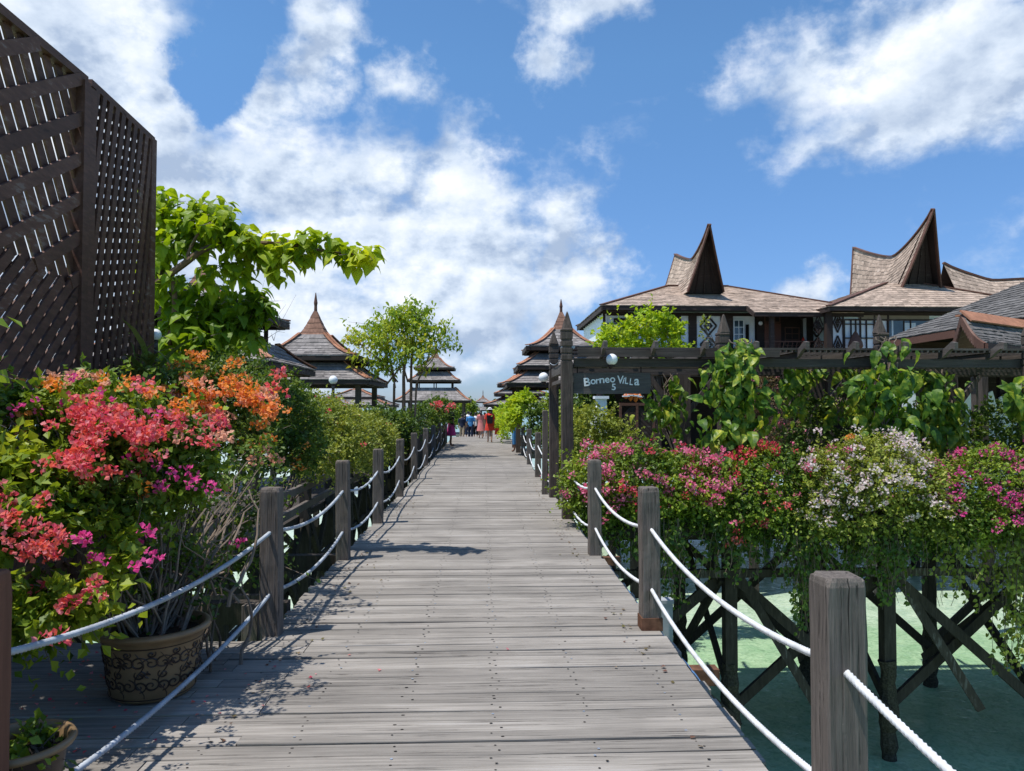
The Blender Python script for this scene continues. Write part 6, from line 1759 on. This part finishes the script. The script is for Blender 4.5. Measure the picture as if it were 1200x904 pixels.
def skin_mesh(name, verts, edges, radii, mat, parent, root=0, levels=1, squash=None):
    me = bpy.data.meshes.new(name); me.from_pydata([tuple(v) for v in verts], edges, [])
    o = bpy.data.objects.new(name, me); COL.objects.link(o)
    md = o.modifiers.new('s', 'SKIN'); md.use_smooth_shade = True
    for i, r in enumerate(radii):
        sv = me.skin_vertices[0].data[i]; sv.radius = (r, r) if not isinstance(r, tuple) else r; sv.use_root = (i == root)
    sd = o.modifiers.new('d', 'SUBSURF'); sd.levels = levels; sd.render_levels = levels
    dg = bpy.context.evaluated_depsgraph_get(); dg.update()
    m2 = bpy.data.meshes.new_from_object(o.evaluated_get(dg)); m2.name = name
    bpy.data.objects.remove(o); bpy.data.meshes.remove(me)
    o = bpy.data.objects.new(name, m2); COL.objects.link(o); m2.materials.clear(); m2.materials.append(mat)
    o.parent = parent
    return o


def person(x, y, z, h, label, top, bottom, skin='skin', hair='hair', face=0.0, stride=.10, arms=(0.1, 0.1), dress=False, hat=None, bag=None, female=False, group=None, longhair=False, skirt=False):
    """face: heading, 0 = walking away from the camera"""
    t = thing('person', (x, y, z), label, 'person', group)
    t.rotation_euler = (0, 0, face)
    s = h / 1.7; sh = .185 * s if not female else .165 * s; hp = .085 * s
    V = [(0, 0, .93), (0, 0, 1.10), (0, .0, 1.32), (0, .0, 1.44), (0, .01, 1.50), (0, .02, 1.60), (0, .015, 1.66)]
    V = [Vector(v) * s for v in V]; E = [(0, 1), (1, 2), (2, 3), (3, 4), (4, 5), (5, 6)]
    Rr = [.125, .115, .135, .075, .052, .085, .06]
    Rr = [(q * s, q * s * .8) for q in Rr]
    def addv(p, r, frm): V.append(Vector(p)); Rr.append((r * s, r * s)); E.append((frm, len(V) - 1)); return len(V) - 1
    for sg, st, ar in ((-1, stride, arms[0]), (1, -stride, arms[1])):
        k = addv((sg * hp, 0, .86 * s), .085, 0); k = addv((sg * hp * 1.05, st * .7, .50 * s), .058, k); k = addv((sg * hp, st * 1.1 - .03, .12 * s), .036, k); k = addv((sg * hp * 1.1, st * 1.1 + .02, .04 * s), .038, k); addv((sg * hp * 1.2, st * 1.1 + .14 * s, .03 * s), .03, k)
        a = addv((sg * sh, 0, 1.40 * s), .050, 3); b = addv((sg * (sh + .05), -ar * .1, 1.12 * s), .038, a); c = addv((sg * (sh + .04), ar * .8, .88 * s), .028, b); addv((sg * (sh + .03), ar * 1.0, .78 * s), .032, c)
    skin_mesh('body', V, E, Rr, MAT[skin], t)
    # shirt
    m = MB()
    if dress:
        prof = [(.26, .60), (.245, .74), (.21, .90), (.185, 1.05), (.195, 1.25), (.21, 1.38), (.12, 1.46), (.07, 1.49)]
        m.lathe((0, 0, 0), [(r * s, z * s) for r, z in prof], 20, 1.0, .72)
    else:
        prof = [(.165, .86), (.165, 1.0), (.155, 1.12), (.185, 1.30), (.195, 1.38), (.12, 1.46), (.07, 1.49)]
        m.lathe((0, 0, 0), [(r * s, z * s) for r, z in prof], 18, 1.05, .72)
    for sg in (-1, 1): m.tube([(sg * sh * .8, 0, 1.42 * s), (sg * sh * 1.05, 0, 1.37 * s), (sg * (sh + .05), -.01, 1.16 * s)], [.07 * s, .068 * s, .055 * s], 10)
    o = m.build('dress' if dress else 'shirt', MAT[top]); o.parent = t; 
    if not dress:
        m = MB()
        if skirt: m.lathe((0, 0, 0), [(.26 * s, .45 * s), (.21 * s, .7 * s), (.16 * s, .97 * s)], 18, 1, .8)
        else:
            for sg, st in ((-1, stride), (1, -stride)): m.tube([(sg * hp * .9, 0, .96 * s), (sg * hp, st * .1, .82 * s), (sg * hp * 1.05, st * .7, .50 * s), (sg * hp, st * .95, .30 * s if top != 'blue' else .1)], [.105 * s, .10 * s, .075 * s, .065 * s], 10)
        o = m.build('skirt' if skirt else 'trousers', MAT[bottom]); o.parent = t
    if hat:
        m = MB(); m.lathe((0, .015, 1.66 * s), [(.17 * s, -.005), (.165 * s, .006), (.095 * s, .02), (.085 * s, .07 * s), (.05 * s, .10 * s), (.001, .105 * s)], 18); o = m.build('hat', MAT[hat], smooth=True); o.parent = t
    m = MB(); sphere(m, (0, -.012, 1.645 * s), .088 * s, 14, 9, 1.1)
    if longhair: m.tube([(0, -.05, 1.62 * s), (0, -.08, 1.5 * s), (0, -.09, 1.36 * s)], [.08 * s, .075 * s, .04 * s], 8)
    o = m.build('hair', MAT[hair], smooth=True); o.parent = t
    # face: nose, eyes on the side the figure looks to (+Y)
    m = MB(); m.tube([(0, .095 * s, 1.60 * s), (0, .115 * s, 1.58 * s)], [.012, .010], 6)
    o = m.build('nose', MAT[skin]); o.parent = t
    for ch in t.children: WO[ch.name] = Vector((x, y, z))
    return t


def build_people():
    def at(px, y): return P(px, 500, y).x
    w = person(at(574, 34.3), 34.3, 0, 1.56, 'woman in coral red dress and white sun hat seen from behind on the path', 'red', 'red', dress=True, hat='clothwhite', female=True, stride=.12)
    m = MB(); m.box((0, -.20, 1.05), (.26, .13, .36)); o = m.build('backpack', MAT['clothblack']); o.parent = w
    m = MB(); m.tube([(-.12, -.12, 1.36), (-.13, -.2, 1.2), (-.12, -.18, .95)], .015, 5); m.tube([(.12, -.12, 1.36), (.13, -.2, 1.2), (.12, -.18, .95)], .015, 5); o = m.build('strap', MAT['clothblack']); o.parent = w
    b = thing('shopping_bag', (at(574, 34.3) + .34, 34.3, .36), 'bright red bag hanging from the hand of the woman in red', 'bag')
    m = MB(); m.poly_prism([(at(574, 34.3) + .22, 34.25, .36), (at(574, 34.3) + .46, 34.25, .36), (at(574, 34.3) + .43, 34.25, .66), (at(574, 34.3) + .25, 34.25, .66)], (0, .12, 0)); m.tube([(at(574, 34.3) + .28, 34.3, .65), (at(574, 34.3) + .33, 34.3, .76), (at(574, 34.3) + .40, 34.3, .65)], .008, 5); m.build('bag_body', MAT['red'], b)
    person(at(563.5, 39.0), 39.0, 0, 1.45, 'woman in a pink skirt half hidden left of the woman in red', 'pink', 'pink', female=True, skirt=True, longhair=True, stride=.1)
    g = 'people walking beyond the end of the deck'; yz = -.45
    person(at(551.5, 47), 47, yz, 1.74, 'man in bright blue shirt with his back to us in the crowd', 'blue', 'navy', group=g)
    person(at(545, 48), 48, yz, 1.70, 'man in black walking just left of the blue-shirted man', 'clothblack', 'navy', group=g)
    person(at(541.5, 46.5), 46.5, yz, 1.62, 'person in navy top and brown trousers at the left end of the crowd', 'navy', 'tan', group=g)
    person(at(557.5, 48.5), 48.5, yz, 1.72, 'man in white shirt and black trousers right of the blue-shirted man', 'clothwhite', 'clothblack', group=g)
    person(at(562, 55), 55, yz, 1.72, 'person in grey farther back near the middle of the path', 'grey', 'tan', 'skind', group=g)
    person(at(568, 51), 51, yz, 1.70, 'person in pale top just left of the red dress, farther back', 'tan', 'grey', group=g)
    person(at(548.5, 57), 57, yz, 1.75, 'tall far person in white seen behind the blue-shirted man', 'clothwhite', 'navy', group=g)
    person(-1.33, 31.2, 0, 1.66, 'person in black with magenta wrap standing at the last left railing posts', 'clothblack', 'magenta', 'skind', face=-1.2, stride=.04, skirt=True, longhair=True, female=True)
    person(1.22, 27.0, .0, 1.55, 'person in navy top standing by the lime green climber on the right edge', 'navy', 'blue', 'skind', face=.6, stride=.04)


build_people()
